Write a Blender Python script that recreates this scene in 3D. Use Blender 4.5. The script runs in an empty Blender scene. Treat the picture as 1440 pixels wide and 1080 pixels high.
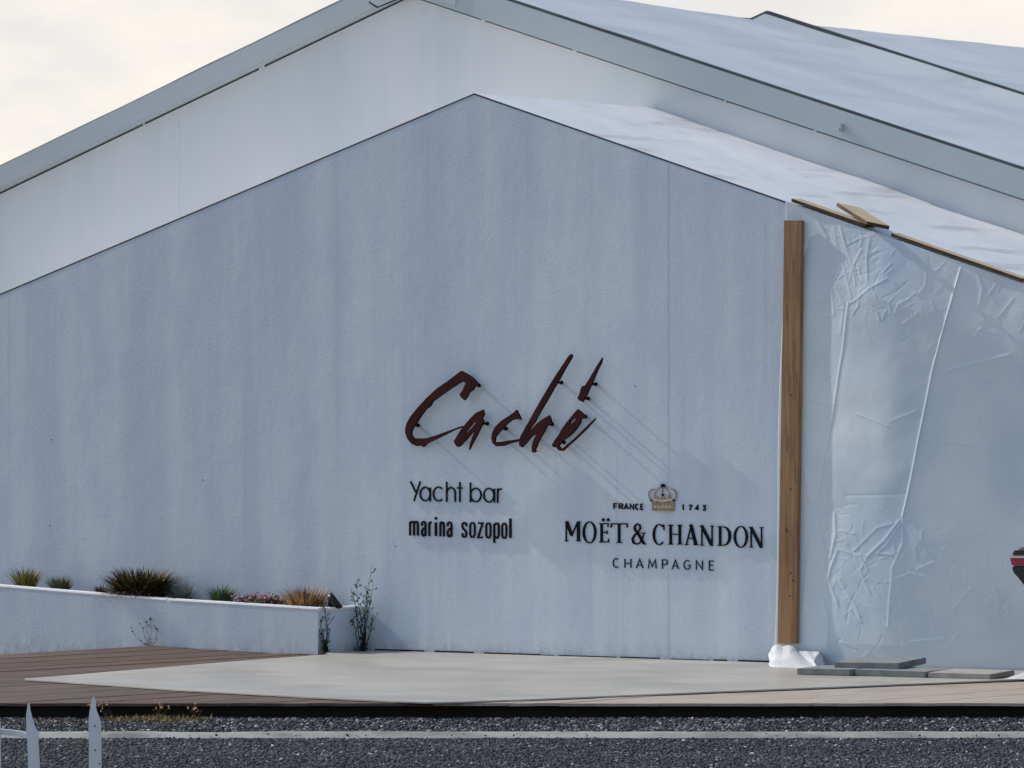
import bpy, bmesh, math, random
import numpy as np
from mathutils import Vector, Matrix, noise as mnoise

# ---------------------------------------------------------------- camera, world, sun
# World frame: X along the gable wall (to the right), Y into the building, Z up, Z=0 on the terrace.
F, TH, YH, SC = 7750.0, math.radians(35.5), 585.0, 165.0
DIST = F / SC
HC = (921 - YH) / SC                       # eye height above the terrace
ST, CT = math.sin(TH), math.cos(TH)
RV = np.array([CT, ST, 0.0]); FV = np.array([-ST, CT, 0.0]); UP = np.array([0, 0, 1.0])
CAM = -DIST * FV - (667 - 720) / F * DIST * RV + np.array([0, 0, HC])

scene = bpy.context.scene
cd = bpy.data.cameras.new('camera'); cam = bpy.data.objects.new('camera', cd)
scene.collection.objects.link(cam)
cam.location = CAM; cam.rotation_euler = (math.pi / 2, 0, TH)
cd.sensor_width = 36; cd.lens = 36 * F / 1440; cd.shift_y = (YH - 540) / 1440
cd.clip_start = 0.5; cd.clip_end = 8000
scene.camera = cam

SUN_TO = Vector((-0.812 * 19, -1.0, 0.583 * 19)).normalized()      # low over the wall's left end
SUN_EL = math.asin(SUN_TO.z); SUN_AZ = math.atan2(SUN_TO.x, SUN_TO.y)

world = bpy.data.worlds.new('World'); scene.world = world; world.use_nodes = True
wn = world.node_tree; wn.nodes.clear()
def N(t, kind, **kw):
    n = t.nodes.new(kind)
    for k, v in kw.items(): setattr(n, k, v)
    return n
sky = N(wn, 'ShaderNodeTexSky', sky_type='NISHITA', sun_disc=False, sun_elevation=SUN_EL,
        sun_rotation=SUN_AZ, altitude=0, air_density=1.0, dust_density=0.8, ozone_density=1.0)
tc = N(wn, 'ShaderNodeTexCoord')
mp = N(wn, 'ShaderNodeMapping'); mp.inputs['Scale'].default_value = (1, 1, 2.2)
n1 = N(wn, 'ShaderNodeTexNoise'); n1.inputs['Scale'].default_value = 20; n1.inputs['Detail'].default_value = 7
n1.inputs['Roughness'].default_value = 0.55
n2 = N(wn, 'ShaderNodeTexNoise'); n2.inputs['Scale'].default_value = 2.2; n2.inputs['Detail'].default_value = 5
sep = N(wn, 'ShaderNodeSeparateXYZ')
low = N(wn, 'ShaderNodeMapRange'); low.inputs[1].default_value = 0.06; low.inputs[2].default_value = 0.34
low.inputs[3].default_value = 0.62; low.inputs[4].default_value = -0.30
cov = N(wn, 'ShaderNodeMath', operation='ADD')
cr = N(wn, 'ShaderNodeMapRange', interpolation_type='SMOOTHSTEP'); cr.inputs[1].default_value = 0.46; cr.inputs[2].default_value = 0.66
cramp = N(wn, 'ShaderNodeValToRGB')
cramp.color_ramp.elements[0].position = 0.40; cramp.color_ramp.elements[0].color = (4.75, 4.68, 4.62, 1)
cramp.color_ramp.elements[1].position = 0.60; cramp.color_ramp.elements[1].color = (5.6, 5.25, 4.8, 1)
mix = N(wn, 'ShaderNodeMixRGB')
bg = N(wn, 'ShaderNodeBackground'); bg.inputs['Strength'].default_value = 0.15
out = N(wn, 'ShaderNodeOutputWorld')
L = wn.links.new
L(tc.outputs['Generated'], mp.inputs['Vector']); L(mp.outputs['Vector'], n1.inputs['Vector']); L(mp.outputs['Vector'], n2.inputs['Vector'])
L(tc.outputs['Generated'], sep.inputs[0]); L(sep.outputs['Z'], low.inputs[0])
L(n2.outputs['Fac'], cov.inputs[0]); L(low.outputs[0], cov.inputs[1]); L(cov.outputs[0], cr.inputs[0])
L(n1.outputs['Fac'], cramp.inputs[0]); L(cr.outputs[0], mix.inputs[0])
L(sky.outputs[0], mix.inputs[1]); L(cramp.outputs[0], mix.inputs[2]); L(mix.outputs[0], bg.inputs[0]); L(bg.outputs[0], out.inputs[0])

sl = bpy.data.lights.new('sun', 'SUN'); sl.energy = 3.2; sl.angle = math.radians(0.55); sl.color = (1.0, 0.93, 0.82)
so = bpy.data.objects.new('sun', sl); scene.collection.objects.link(so)
so.rotation_euler = (-SUN_TO).to_track_quat('-Z', 'Y').to_euler(); so.location = (-30, -10, 30)
vs = scene.view_settings; vs.view_transform = 'Standard'; vs.look = 'None'; vs.exposure = 0.24; vs.gamma = 1.0
vs.use_curve_mapping = False

# ---------------------------------------------------------------- helpers
random.seed(7); rng = np.random.default_rng(7)
COL = scene.collection
def ray(px, py): return FV + (px - 720) / F * RV + (YH - py) / F * UP
def onY(px, py, Y=0.0):
    d = ray(px, py); t = (Y - CAM[1]) / d[1]; return CAM + d * t
def onX(px, py, X=0.0):
    d = ray(px, py); t = (X - CAM[0]) / d[0]; return CAM + d * t
def onZ(px, py, Z=0.0):
    d = ray(px, py); t = (Z - CAM[2]) / d[2]; return CAM + d * t
def onD(px, py, D):
    return CAM + ray(px, py) * D
def proj(P):
    q = np.asarray(P) - CAM; dep = q @ FV
    return 720 + F * (q @ RV) / dep, YH - F * q[..., 2] / dep

def tag(o, label=None, cat=None, group=None, kind=None):
    if label: o['label'] = label
    if cat: o['category'] = cat
    if group: o['group'] = group
    if kind: o['kind'] = kind
    return o
def empty(name, loc=(0, 0, 0)):
    o = bpy.data.objects.new(name, None); COL.objects.link(o); o.location = loc; o.empty_display_size = 0.1
    return o
def mesh_obj(name, verts, faces, mat, parent=None, smooth=False, mats=None, midx=None):
    me = bpy.data.meshes.new(name)
    if parent is not None:
        off = np.zeros(3); p_ = parent
        while p_ is not None: off += np.array(p_.location); p_ = p_.parent
        verts = np.asarray(verts, dtype=float) - off
    me.from_pydata([tuple(map(float, v)) for v in verts], [], [tuple(int(i) for i in f) for f in faces])
    for m in (mats or [mat]): me.materials.append(m)
    if midx is not None: me.polygons.foreach_set('material_index', np.asarray(midx, dtype=np.int32))
    if smooth: me.polygons.foreach_set('use_smooth', np.ones(len(me.polygons), dtype=bool))
    me.update()
    o = bpy.data.objects.new(name, me); COL.objects.link(o)
    if parent is not None: o.parent = parent
    return o
def box8(a, b):
    (x0, y0, z0), (x1, y1, z1) = a, b
    v = [(x0,y0,z0),(x1,y0,z0),(x1,y1,z0),(x0,y1,z0),(x0,y0,z1),(x1,y0,z1),(x1,y1,z1),(x0,y1,z1)]
    f = [(0,3,2,1),(4,5,6,7),(0,1,5,4),(1,2,6,5),(2,3,7,6),(3,0,4,7)]
    return v, f
class MB:
    def __init__(s): s.v = []; s.f = []; s.m = []
    def add(s, v, f, mi=0):
        n = len(s.v); s.v += [tuple(p) for p in v]; s.f += [tuple(i + n for i in q) for q in f]; s.m += [mi] * len(f)
    def box(s, a, b, mi=0): s.add(*box8(a, b), mi)
    def prism(s, poly, off, mi=0):
        """poly: list of 3D points (front), off: vector to the back"""
        n = len(poly); off = np.asarray(off)
        v = [np.asarray(p) for p in poly] + [np.asarray(p) + off for p in poly]
        f = [tuple(range(n)), tuple(range(2 * n - 1, n - 1, -1))] + [(i, i + n, (i + 1) % n + n, (i + 1) % n) for i in range(n)]
        s.add(v, f, mi)
    def tube(s, pts, rad, n=6, mi=0, cap=True):
        pts = [Vector(p) for p in pts]; rings = []
        if not hasattr(rad, '__len__'): rad = [rad] * len(pts)
        base = len(s.v); vs_ = []
        for i, p in enumerate(pts):
            t = (pts[min(i + 1, len(pts) - 1)] - pts[max(i - 1, 0)]).normalized()
            a = t.orthogonal().normalized(); b = t.cross(a)
            for k in range(n):
                an = 2 * math.pi * k / n; vs_.append(p + (a * math.cos(an) + b * math.sin(an)) * rad[i])
        fs = []
        for i in range(len(pts) - 1):
            for k in range(n):
                fs.append((i*n+k, i*n+(k+1) % n, (i+1)*n+(k+1) % n, (i+1)*n+k))
        if cap:
            fs.append(tuple(range(n - 1, -1, -1))); m = (len(pts) - 1) * n; fs.append(tuple(m + k for k in range(n)))
        s.add(vs_, fs, mi)
    def build(s, name, mat, parent=None, smooth=False, mats=None, recalc=True, bevel=0):
        o = mesh_obj(name, s.v, s.f, mat, parent, smooth, mats, s.m if mats else None)
        if recalc or bevel:
            bm = bmesh.new(); bm.from_mesh(o.data); bmesh.ops.recalc_face_normals(bm, faces=bm.faces)
            if bevel:
                bmesh.ops.bevel(bm, geom=[e for e in bm.edges if e.is_manifold and e.calc_face_angle(0) > 0.5], offset=bevel, segments=2, affect='EDGES', clamp_overlap=True)
            bm.to_mesh(o.data); bm.free()
        return o

# value noise in numpy
_perm = rng.random((256, 256))
def vnoise(x, y):
    xi = np.floor(x).astype(int); yi = np.floor(y).astype(int); fx = x - xi; fy = y - yi
    fx = fx*fx*(3-2*fx); fy = fy*fy*(3-2*fy)
    g = lambda a, b: _perm[a % 256, b % 256]
    return (g(xi,yi)*(1-fx)+g(xi+1,yi)*fx)*(1-fy)+(g(xi,yi+1)*(1-fx)+g(xi+1,yi+1)*fx)*fy
def fbm(x, y, o=4):
    s = 0; a = 0.5
    for i in range(o): s = s + a * vnoise(x + 17.3*i, y + 9.1*i); x = x*2.03; y = y*2.03; a *= 0.5
    return s

# ---------------------------------------------------------------- materials
def pmat(name, c1, c2, scale=4.0, rough=0.8, bump=0.0, bscale=60.0, stretch=(1, 1, 1), lo=0.35, hi=0.65,
         c3=None, scale3=1.0, stretch3=(1, 1, 1), lo3=0.5, hi3=0.7, metallic=0.0, spec=0.3, detail=5.0, amt3=1.0, trans=0.0):
    m = bpy.data.materials.new(name); m.use_nodes = True; t = m.node_tree; b = t.nodes['Principled BSDF']
    lk = t.links.new
    co = N(t, 'ShaderNodeTexCoord'); mpn = N(t, 'ShaderNodeMapping'); mpn.inputs['Scale'].default_value = stretch
    lk(co.outputs['Object'], mpn.inputs['Vector'])
    nz = N(t, 'ShaderNodeTexNoise'); nz.inputs['Scale'].default_value = scale; nz.inputs['Detail'].default_value = detail
    lk(mpn.outputs[0], nz.inputs['Vector'])
    mr = N(t, 'ShaderNodeMapRange'); mr.inputs[1].default_value = lo; mr.inputs[2].default_value = hi
    lk(nz.outputs['Fac'], mr.inputs[0])
    mx = N(t, 'ShaderNodeMixRGB'); mx.inputs[1].default_value = (*c1, 1); mx.inputs[2].default_value = (*c2, 1)
    lk(mr.outputs[0], mx.inputs[0]); col = mx.outputs[0]
    if c3 is not None:
        mp3 = N(t, 'ShaderNodeMapping'); mp3.inputs['Scale'].default_value = stretch3; lk(co.outputs['Object'], mp3.inputs['Vector'])
        nz3 = N(t, 'ShaderNodeTexNoise'); nz3.inputs['Scale'].default_value = scale3; nz3.inputs['Detail'].default_value = 6
        lk(mp3.outputs[0], nz3.inputs['Vector'])
        mr3 = N(t, 'ShaderNodeMapRange'); mr3.inputs[1].default_value = lo3; mr3.inputs[2].default_value = hi3; mr3.inputs[4].default_value = amt3
        lk(nz3.outputs['Fac'], mr3.inputs[0])
        mx3 = N(t, 'ShaderNodeMixRGB'); mx3.inputs[2].default_value = (*c3, 1); lk(col, mx3.inputs[1]); lk(mr3.outputs[0], mx3.inputs[0])
        col = mx3.outputs[0]
    lk(col, b.inputs['Base Color'])
    b.inputs['Roughness'].default_value = rough; b.inputs['Metallic'].default_value = metallic
    b.inputs['Specular IOR Level'].default_value = spec
    if bump:
        bn = N(t, 'ShaderNodeTexNoise'); bn.inputs['Scale'].default_value = bscale; bn.inputs['Detail'].default_value = 4
        lk(co.outputs['Object'], bn.inputs['Vector'])
        bp = N(t, 'ShaderNodeBump'); bp.inputs['Strength'].default_value = 1.0; bp.inputs['Distance'].default_value = bump
        lk(bn.outputs['Fac'], bp.inputs['Height']); lk(bp.outputs[0], b.inputs['Normal'])
    return m

M = {}
def stucco(name, base, light, blue, dirt, zbase):
    m = bpy.data.materials.new(name); m.use_nodes = True; t = m.node_tree; b = t.nodes['Principled BSDF']; lk = t.links.new
    co = N(t, 'ShaderNodeTexCoord')
    def nz(scale, st, detail=5, rough=0.55):
        mpn = N(t, 'ShaderNodeMapping'); mpn.inputs['Scale'].default_value = st; lk(co.outputs['Object'], mpn.inputs['Vector'])
        n = N(t, 'ShaderNodeTexNoise'); n.inputs['Scale'].default_value = scale; n.inputs['Detail'].default_value = detail; n.inputs['Roughness'].default_value = rough
        lk(mpn.outputs[0], n.inputs['Vector']); return n.outputs['Fac']
    def rng_(s_, lo, hi, a0=0.0, a1=1.0):
        r = N(t, 'ShaderNodeMapRange'); r.inputs[1].default_value = lo; r.inputs[2].default_value = hi; r.inputs[3].default_value = a0; r.inputs[4].default_value = a1
        lk(s_, r.inputs[0]); return r.outputs[0]
    def mixc(fac, c1, c2):
        x = N(t, 'ShaderNodeMixRGB'); lk(fac, x.inputs[0])
        for k, c in ((1, c1), (2, c2)):
            if isinstance(c, tuple): x.inputs[k].default_value = (*c, 1)
            else: lk(c, x.inputs[k])
        return x.outputs[0]
    def mul(a_, b_):
        x = N(t, 'ShaderNodeMath', operation='MULTIPLY'); lk(a_, x.inputs[0]); lk(b_, x.inputs[1]); return x.outputs[0]
    col = mixc(rng_(nz(1.6, (1.4, 1, 0.10), 6), 0.36, 0.62), base, light)                 # rain-washed bands
    col = mixc(rng_(nz(2.3, (1.3, 1, 0.6), 6), 0.46, 0.66, 0, 0.45), col, blue)            # thinner coat, bluish
    runs = mul(rng_(nz(7.0, (2.2, 1, 0.035), 4), 0.56, 0.70), rng_(nz(1.1, (1, 1, 0.5), 3), 0.42, 0.62, 0, 0.38))
    col = mixc(runs, col, dirt)                                                            # thin rain runs
    col = mixc(rng_(nz(9, (1, 1, 1), 4, 0.7), 0.60, 0.78, 0, 0.30), col, dirt)             # blotches
    col = mixc(rng_(nz(70, (1, 1, 1), 3, 0.7), 0.42, 0.66, 0, 0.30), col, (light[0]*1.2, light[1]*1.16, light[2]*1.12))
    col = mixc(rng_(nz(55, (1, 1, 1), 3, 0.7), 0.62, 0.74, 0, 0.40), col, dirt)            # grit
    sz = N(t, 'ShaderNodeSeparateXYZ'); lk(co.outputs['Object'], sz.inputs[0])
    spl = mul(rng_(sz.outputs['Z'], zbase + 0.16, zbase, 0, 1), rng_(nz(12, (1, 1, 0.7), 5, 0.7), 0.42, 0.66, 0, 0.55))
    col = mixc(spl, col, (0.30, 0.30, 0.28))                                               # splash dirt along the foot
    lk(col, b.inputs['Base Color']); b.inputs['Roughness'].default_value = 0.9; b.inputs['Specular IOR Level'].default_value = 0.2
    h1 = mul(nz(42, (1, 1, 1), 4, 0.6), rng_(nz(3.0, (1, 1, 1), 3), 0.35, 0.65, 0.25, 1.0))
    h2 = N(t, 'ShaderNodeMath', operation='MULTIPLY_ADD'); lk(nz(5.5, (1, 1, 0.6), 3), h2.inputs[0]); h2.inputs[1].default_value = 0.9; lk(h1, h2.inputs[2])
    bp = N(t, 'ShaderNodeBump'); bp.inputs['Strength'].default_value = 1; bp.inputs['Distance'].default_value = 0.0024
    lk(h2.outputs[0], bp.inputs['Height']); lk(bp.outputs[0], b.inputs['Normal'])
    return m
M['stucco'] = stucco('white_stucco', (0.49, 0.58, 0.67), (0.60, 0.685, 0.735), (0.465, 0.545, 0.69), (0.40, 0.475, 0.55), 0.0)
M['joint'] = pmat('joint_filler', (0.44, 0.535, 0.615), (0.57, 0.66, 0.715), 4, 0.9)
M['planter'] = stucco('planter_render', (0.51, 0.605, 0.69), (0.61, 0.69, 0.735), (0.46, 0.545, 0.67), (0.36, 0.42, 0.47), -0.02)
M['cap'] = pmat('white_coping', (0.80, 0.81, 0.82), (0.86, 0.86, 0.86), 5, 0.7)
M['tentwall'] = pmat('tent_gable_panel', (0.62, 0.655, 0.675), (0.72, 0.735, 0.74), 0.6, 0.65, 0.0, 30, (1, 1, 0.5),
                     c3=(0.57, 0.615, 0.65), scale3=1.2, stretch3=(2, 1, 0.25), lo3=0.5, hi3=0.75, amt3=0.6)
M['membrane'] = pmat('roof_membrane', (0.53, 0.57, 0.575), (0.62, 0.65, 0.645), 0.8, 0.6, 0.0, 30, (0.35, 1, 1),
                     c3=(0.42, 0.47, 0.49), scale3=1.6, stretch3=(1.6, 0.35, 1), lo3=0.5, hi3=0.74, amt3=0.6)
M['membrane2'] = pmat('entrance_roof_membrane', (0.72, 0.725, 0.715), (0.82, 0.81, 0.79), 0.9, 0.6, 0.0, 30, (0.5, 1, 1),
                      c3=(0.40, 0.41, 0.42), scale3=1.3, stretch3=(2.6, 0.5, 1), lo3=0.55, hi3=0.70, amt3=0.6)
M['fascia'] = pmat('fascia_aluminium', (0.39, 0.455, 0.48), (0.46, 0.515, 0.53), 1.2, 0.55, 0, 30, (0.3, 1, 1), metallic=0.0, spec=0.4)
M['dark'] = pmat('dark_rubber', (0.015, 0.016, 0.018), (0.03, 0.03, 0.032), 8, 0.8)
M['rib'] = pmat('rib_profile', (0.05, 0.055, 0.06), (0.09, 0.1, 0.1), 3, 0.5)
M['tarp'] = pmat('white_tarpaulin', (0.52, 0.615, 0.685), (0.63, 0.70, 0.735), 1.2, 0.33, 0.0008, 40,
                 c3=(0.33, 0.46, 0.60), scale3=0.8, stretch3=(1, 1, 0.7), lo3=0.46, hi3=0.7, amt3=0.6, spec=0.4)
M['sheet'] = pmat('white_plastic_sheet', (0.58, 0.60, 0.62), (0.68, 0.69, 0.69), 6, 0.5, 0.002, 40, spec=0.3)
M['batten'] = pmat('weathered_timber', (0.22, 0.12, 0.057), (0.36, 0.21, 0.105), 3.0, 0.8, 0.001, 50, (8, 8, 0.5),
                   c3=(0.11, 0.06, 0.035), scale3=6, stretch3=(4, 4, 0.6), lo3=0.58, hi3=0.72, amt3=0.7)
M['pine'] = pmat('fresh_pine', (0.50, 0.36, 0.20), (0.62, 0.47, 0.28), 5, 0.75, 0.0006, 60, (1, 6, 1))
M['plank_edge'] = pmat('shaded_dark_edge', (0.05, 0.032, 0.022), (0.10, 0.065, 0.04), 7, 0.85)  # dark timber, with the shade on the plank sides painted in
M['letter_red'] = pmat('rusty_red_metal', (0.030, 0.006, 0.007), (0.055, 0.012, 0.011), 6, 0.7, spec=0.12)
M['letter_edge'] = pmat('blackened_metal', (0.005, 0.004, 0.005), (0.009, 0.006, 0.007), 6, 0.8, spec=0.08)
M['letter_black'] = pmat('black_acrylic', (0.004, 0.005, 0.009), (0.007, 0.008, 0.013), 6, 0.7, spec=0.1)
M['letter_grey'] = pmat('dark_grey_acrylic', (0.018, 0.021, 0.03), (0.028, 0.032, 0.042), 6, 0.7, spec=0.12)
M['gold'] = pmat('dull_gold', (0.32, 0.25, 0.13), (0.40, 0.32, 0.18), 14, 0.5, spec=0.5)
M['gold_light'] = pmat('pale_gold', (0.52, 0.44, 0.32), (0.60, 0.52, 0.40), 14, 0.45, spec=0.5)
M['arch'] = pmat('bronze_line', (0.16, 0.14, 0.12), (0.22, 0.19, 0.16), 14, 0.6)
M['crown_grey'] = pmat('crown_pale_enamel', (0.44, 0.45, 0.49), (0.56, 0.56, 0.60), 14, 0.5)
M['deck_dark'] = pmat('stained_deck_board', (0.070, 0.045, 0.034), (0.115, 0.078, 0.060), 5, 0.85, 0.001, 60, (3, 0.4, 1),
                      c3=(0.145, 0.115, 0.095), scale3=0.6, lo3=0.45, hi3=0.75, amt3=0.7)
M['deck_dark2'] = pmat('stained_deck_board_worn', (0.085, 0.058, 0.045), (0.135, 0.10, 0.08), 5, 0.85, 0.001, 60, (3, 0.4, 1), c3=(0.06, 0.04, 0.03), scale3=0.7, lo3=0.45, hi3=0.7, amt3=0.7)
M['deck_dark3'] = pmat('stained_deck_board_red', (0.085, 0.045, 0.034), (0.125, 0.075, 0.058), 5, 0.85, 0.001, 60, (3, 0.4, 1), c3=(0.15, 0.12, 0.10), scale3=0.9, lo3=0.5, hi3=0.75, amt3=0.7)
M['deck_pale'] = pmat('weathered_deck_board', (0.36, 0.30, 0.245), (0.44, 0.38, 0.32), 5, 0.8, 0.001, 60, (3, 0.4, 1),
                      c3=(0.27, 0.21, 0.165), scale3=1.6, lo3=0.5, hi3=0.75, amt3=0.6)
M['slab'] = pmat('pale_screed', (0.41, 0.38, 0.32), (0.50, 0.465, 0.395), 1.3, 0.36, 0.0012, 30, (1, 1, 1),
                 c3=(0.29, 0.27, 0.235), scale3=1.1, stretch3=(0.8, 0.9, 1), lo3=0.48, hi3=0.68, amt3=0.6, spec=0.5)
M['void'] = pmat('underdeck_shade', (0.008, 0.007, 0.006), (0.014, 0.012, 0.01), 5, 0.95)  # near-black: the shade below the deck put into the colour
M['asphalt'] = pmat('asphalt', (0.022, 0.026, 0.032), (0.042, 0.047, 0.054), 30, 0.9, 0.004, 45)
M['ground'] = pmat('dusty_ground', (0.10, 0.095, 0.085), (0.15, 0.14, 0.12), 2, 0.95)
M['kerb'] = pmat('concrete_kerb', (0.26, 0.255, 0.23), (0.37, 0.36, 0.32), 4, 0.9, 0.003, 40, (1, 1, 1),
                 c3=(0.09, 0.09, 0.085), scale3=2.2, lo3=0.5, hi3=0.7, amt3=0.7)
M['st1'] = pmat('stone_dark', (0.016, 0.018, 0.021), (0.03, 0.033, 0.037), 30, 0.8)
M['st2'] = pmat('stone_grey', (0.042, 0.046, 0.050), (0.075, 0.079, 0.083), 30, 0.8)
M['st3'] = pmat('stone_light', (0.20, 0.20, 0.20), (0.30, 0.29, 0.28), 30, 0.8)
M['st4'] = pmat('stone_white', (0.50, 0.49, 0.46), (0.62, 0.60, 0.57), 30, 0.8)
M['paver'] = pmat('concrete_paver', (0.19, 0.205, 0.20), (0.26, 0.27, 0.26), 9, 0.9, 0.0015, 60)
M['paver2'] = pmat('pale_concrete_paver', (0.30, 0.30, 0.28), (0.40, 0.39, 0.36), 9, 0.9, 0.0015, 60)
M['fence'] = pmat('flaking_white_paint', (0.66, 0.69, 0.70), (0.78, 0.79, 0.79), 8, 0.7, 0.001, 60, (2, 2, 0.4),
                  c3=(0.20, 0.19, 0.17), scale3=14, stretch3=(1, 1, 0.5), lo3=0.66, hi3=0.72)
M['soil'] = pmat('soil', (0.05, 0.035, 0.025), (0.09, 0.065, 0.045), 12, 0.95, 0.01, 30)
def leafmat(name, c, c2): return pmat(name, c, c2, 9, 0.7, spec=0.2)
M['g_yel'] = leafmat('leaf_yellow_green', (0.25, 0.24, 0.03), (0.36, 0.32, 0.05))
M['g_grn'] = leafmat('leaf_green', (0.07, 0.15, 0.03), (0.13, 0.23, 0.05))
M['g_dark'] = leafmat('leaf_dark', (0.018, 0.028, 0.014), (0.04, 0.05, 0.022))
M['g_olive'] = leafmat('leaf_olive', (0.11, 0.10, 0.03), (0.20, 0.165, 0.055))
M['g_grey'] = leafmat('leaf_grey', (0.13, 0.14, 0.11), (0.20, 0.21, 0.17))
M['g_silver'] = leafmat('leaf_silver', (0.12, 0.17, 0.17), (0.20, 0.25, 0.24))
M['g_tan'] = leafmat('leaf_tan', (0.36, 0.21, 0.085), (0.52, 0.34, 0.15))
M['g_brown'] = leafmat('leaf_brown', (0.07, 0.04, 0.025), (0.11, 0.065, 0.04))
M['petal'] = leafmat('petal_red', (0.22, 0.02, 0.045), (0.34, 0.05, 0.09))
M['petal2'] = leafmat('petal_pink', (0.50, 0.24, 0.30), (0.62, 0.38, 0.42))
M['moss'] = leafmat('moss', (0.08, 0.095, 0.015), (0.15, 0.16, 0.03))
M['lamp_black'] = pmat('lamp_black', (0.012, 0.012, 0.015), (0.02, 0.02, 0.024), 6, 0.35)
M['lamp_glass'] = pmat('lamp_glass', (0.10, 0.11, 0.13), (0.14, 0.15, 0.17), 6, 0.12)
M['car'] = pmat('car_paint', (0.17, 0.175, 0.165), (0.19, 0.195, 0.185), 2, 0.3, spec=0.5)
M['car_dark'] = pmat('car_plastic', (0.012, 0.013, 0.015), (0.02, 0.02, 0.022), 9, 0.5)
M['glass'] = pmat('car_glass', (0.012, 0.014, 0.016), (0.02, 0.022, 0.025), 2, 0.08, spec=0.6)
M['chrome'] = pmat('chrome', (0.62, 0.62, 0.60), (0.7, 0.7, 0.68), 2, 0.2, metallic=0.9)
M['lens_red'] = pmat('red_lens', (0.26, 0.012, 0.045), (0.34, 0.02, 0.06), 5, 0.25, spec=0.5)
M['tyre'] = pmat('tyre', (0.015, 0.015, 0.016), (0.025, 0.025, 0.026), 9, 0.85)
M['rim'] = pmat('rim', (0.35, 0.35, 0.36), (0.42, 0.42, 0.43), 3, 0.35, metallic=0.7)

# ---------------------------------------------------------------- setting: ground, road, gravel, kerb
ZR, ZG = -0.136, -0.108
def strip(name, d0, d1, z, r0, r1, mat, kind='structure'):
    def P(r, d): q = CAM + FV * d + RV * r; return (q[0], q[1], z)
    o = mesh_obj(name, [P(r0, d0), P(r1, d0), P(r1, d1), P(r0, d1)], [(0, 1, 2, 3)], mat); return tag(o, kind=kind)
strip('ground', -300, 3000, -0.25, -2500, 2500, M['ground'])
D_DECK = HC * F / (989 - YH)                         # front edge of the terrace
D_KERB = (HC - ZG) * F / (1031 - YH)
strip('road', 2, D_KERB - 0.02, ZR, -40, 40, M['asphalt'])
strip('gravel_bed', D_KERB - 0.02, D_DECK + 0.9, ZG - 0.004, -40, 40, M['asphalt'])
# kerb: slightly uneven concrete strip
kb = MB(); prev = None
rs = np.arange(-14, 14.01, 0.25)
ring = []
for r in rs:
    j = (mnoise.noise(Vector((r*0.8, 0, 3))))*0.02; j2 = mnoise.noise(Vector((r*1.7, 5, 3)))*0.008
    pr = []
    for d, z in ((D_KERB - 0.16, ZR - 0.03), (D_KERB - 0.15, ZR + 0.004 + j2*.4), (D_KERB - 0.02, ZG + 0.004 + j2), (D_KERB + 0.06, ZG + 0.008 + j2), (D_KERB + 0.07, ZG - 0.05)):
        q = CAM + FV * (d + j) + RV * r; pr.append((q[0], q[1], z))
    ring.append(pr)
v = [p for r in ring for p in r]; f = []
for i in range(len(ring) - 1):
    for k in range(4): f.append((i*5+k, i*5+k+1, (i+1)*5+k+1, (i+1)*5+k))
kb.add(v, f); tag(kb.build('kerb', M['kerb'], smooth=False), kind='structure')

# loose stones on gravel and chip-seal road
def stones(name, n, d0, d1, r0, r1, z, smin, smax, seed, probs, bury=0.3):
    g = np.random.default_rng(seed)
    ph = (1 + 5 ** .5) / 2
    iv = np.array([(-1,ph,0),(1,ph,0),(-1,-ph,0),(1,-ph,0),(0,-1,ph),(0,1,ph),(0,-1,-ph),(0,1,-ph),(ph,0,-1),(ph,0,1),(-ph,0,-1),(-ph,0,1)]) / 1.9
    fi = np.array([(0,11,5),(0,5,1),(0,1,7),(0,7,10),(0,10,11),(1,5,9),(5,11,4),(11,10,2),(10,7,6),(7,1,8),(3,9,4),(3,4,2),(3,2,6),(3,6,8),(3,8,9),(4,9,5),(2,4,11),(6,2,10),(8,6,7),(9,8,1)])
    rr = g.uniform(r0, r1, n); dd = g.uniform(d0, d1, n)
    s = smin + (smax - smin) * g.random(n) ** 2.2
    sc = s[:, None] * g.uniform(0.6, 1.25, (n, 3)) * np.array([1, 1, 0.7])
    V = iv[None] * sc[:, None, :] * g.uniform(0.72, 1.25, (n, 12, 1))
    a = g.uniform(0, 6.28, n); ca, sa = np.cos(a)[:, None], np.sin(a)[:, None]
    tl = g.uniform(-.5, .5, n); ct, stt = np.cos(tl)[:, None], np.sin(tl)[:, None]
    x, y, zz = V[..., 0], V[..., 1], V[..., 2]
    y, zz = y*ct - zz*stt, y*stt + zz*ct
    x, y = x*ca - y*sa, x*sa + y*ca
    c = CAM[None] + FV[None] * dd[:, None] + RV[None] * rr[:, None]
    P = np.stack([x + c[:, 0:1], y + c[:, 1:2], zz + (z + s*(0.5 - bury))[:, None]], -1).reshape(-1, 3)
    Fc = (fi[None] + (np.arange(n)*12)[:, None, None]).reshape(-1, 3)
    me = bpy.data.meshes.new(name); me.vertices.add(len(P)); me.vertices.foreach_set('co', P.ravel())
    me.loops.add(Fc.size); me.loops.foreach_set('vertex_index', Fc.ravel().astype(np.int32))
    me.polygons.add(len(Fc)); me.polygons.foreach_set('loop_start', np.arange(0, Fc.size, 3, dtype=np.int32))
    for k in ('st1', 'st2', 'st3', 'st4'): me.materials.append(M[k])
    mi = g.choice(4, n, p=probs)
    pale = (fbm(rr * 0.9 + seed, dd * 1.6, 3) > 0.52) & (g.random(n) < 0.35); mi = np.where(pale, np.minimum(mi + 1, 2), mi); me.polygons.foreach_set('material_index', np.repeat(mi, 20).astype(np.int32))
    me.update(); me.validate()
    o = bpy.data.objects.new(name, me); COL.objects.link(o); return o
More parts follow.
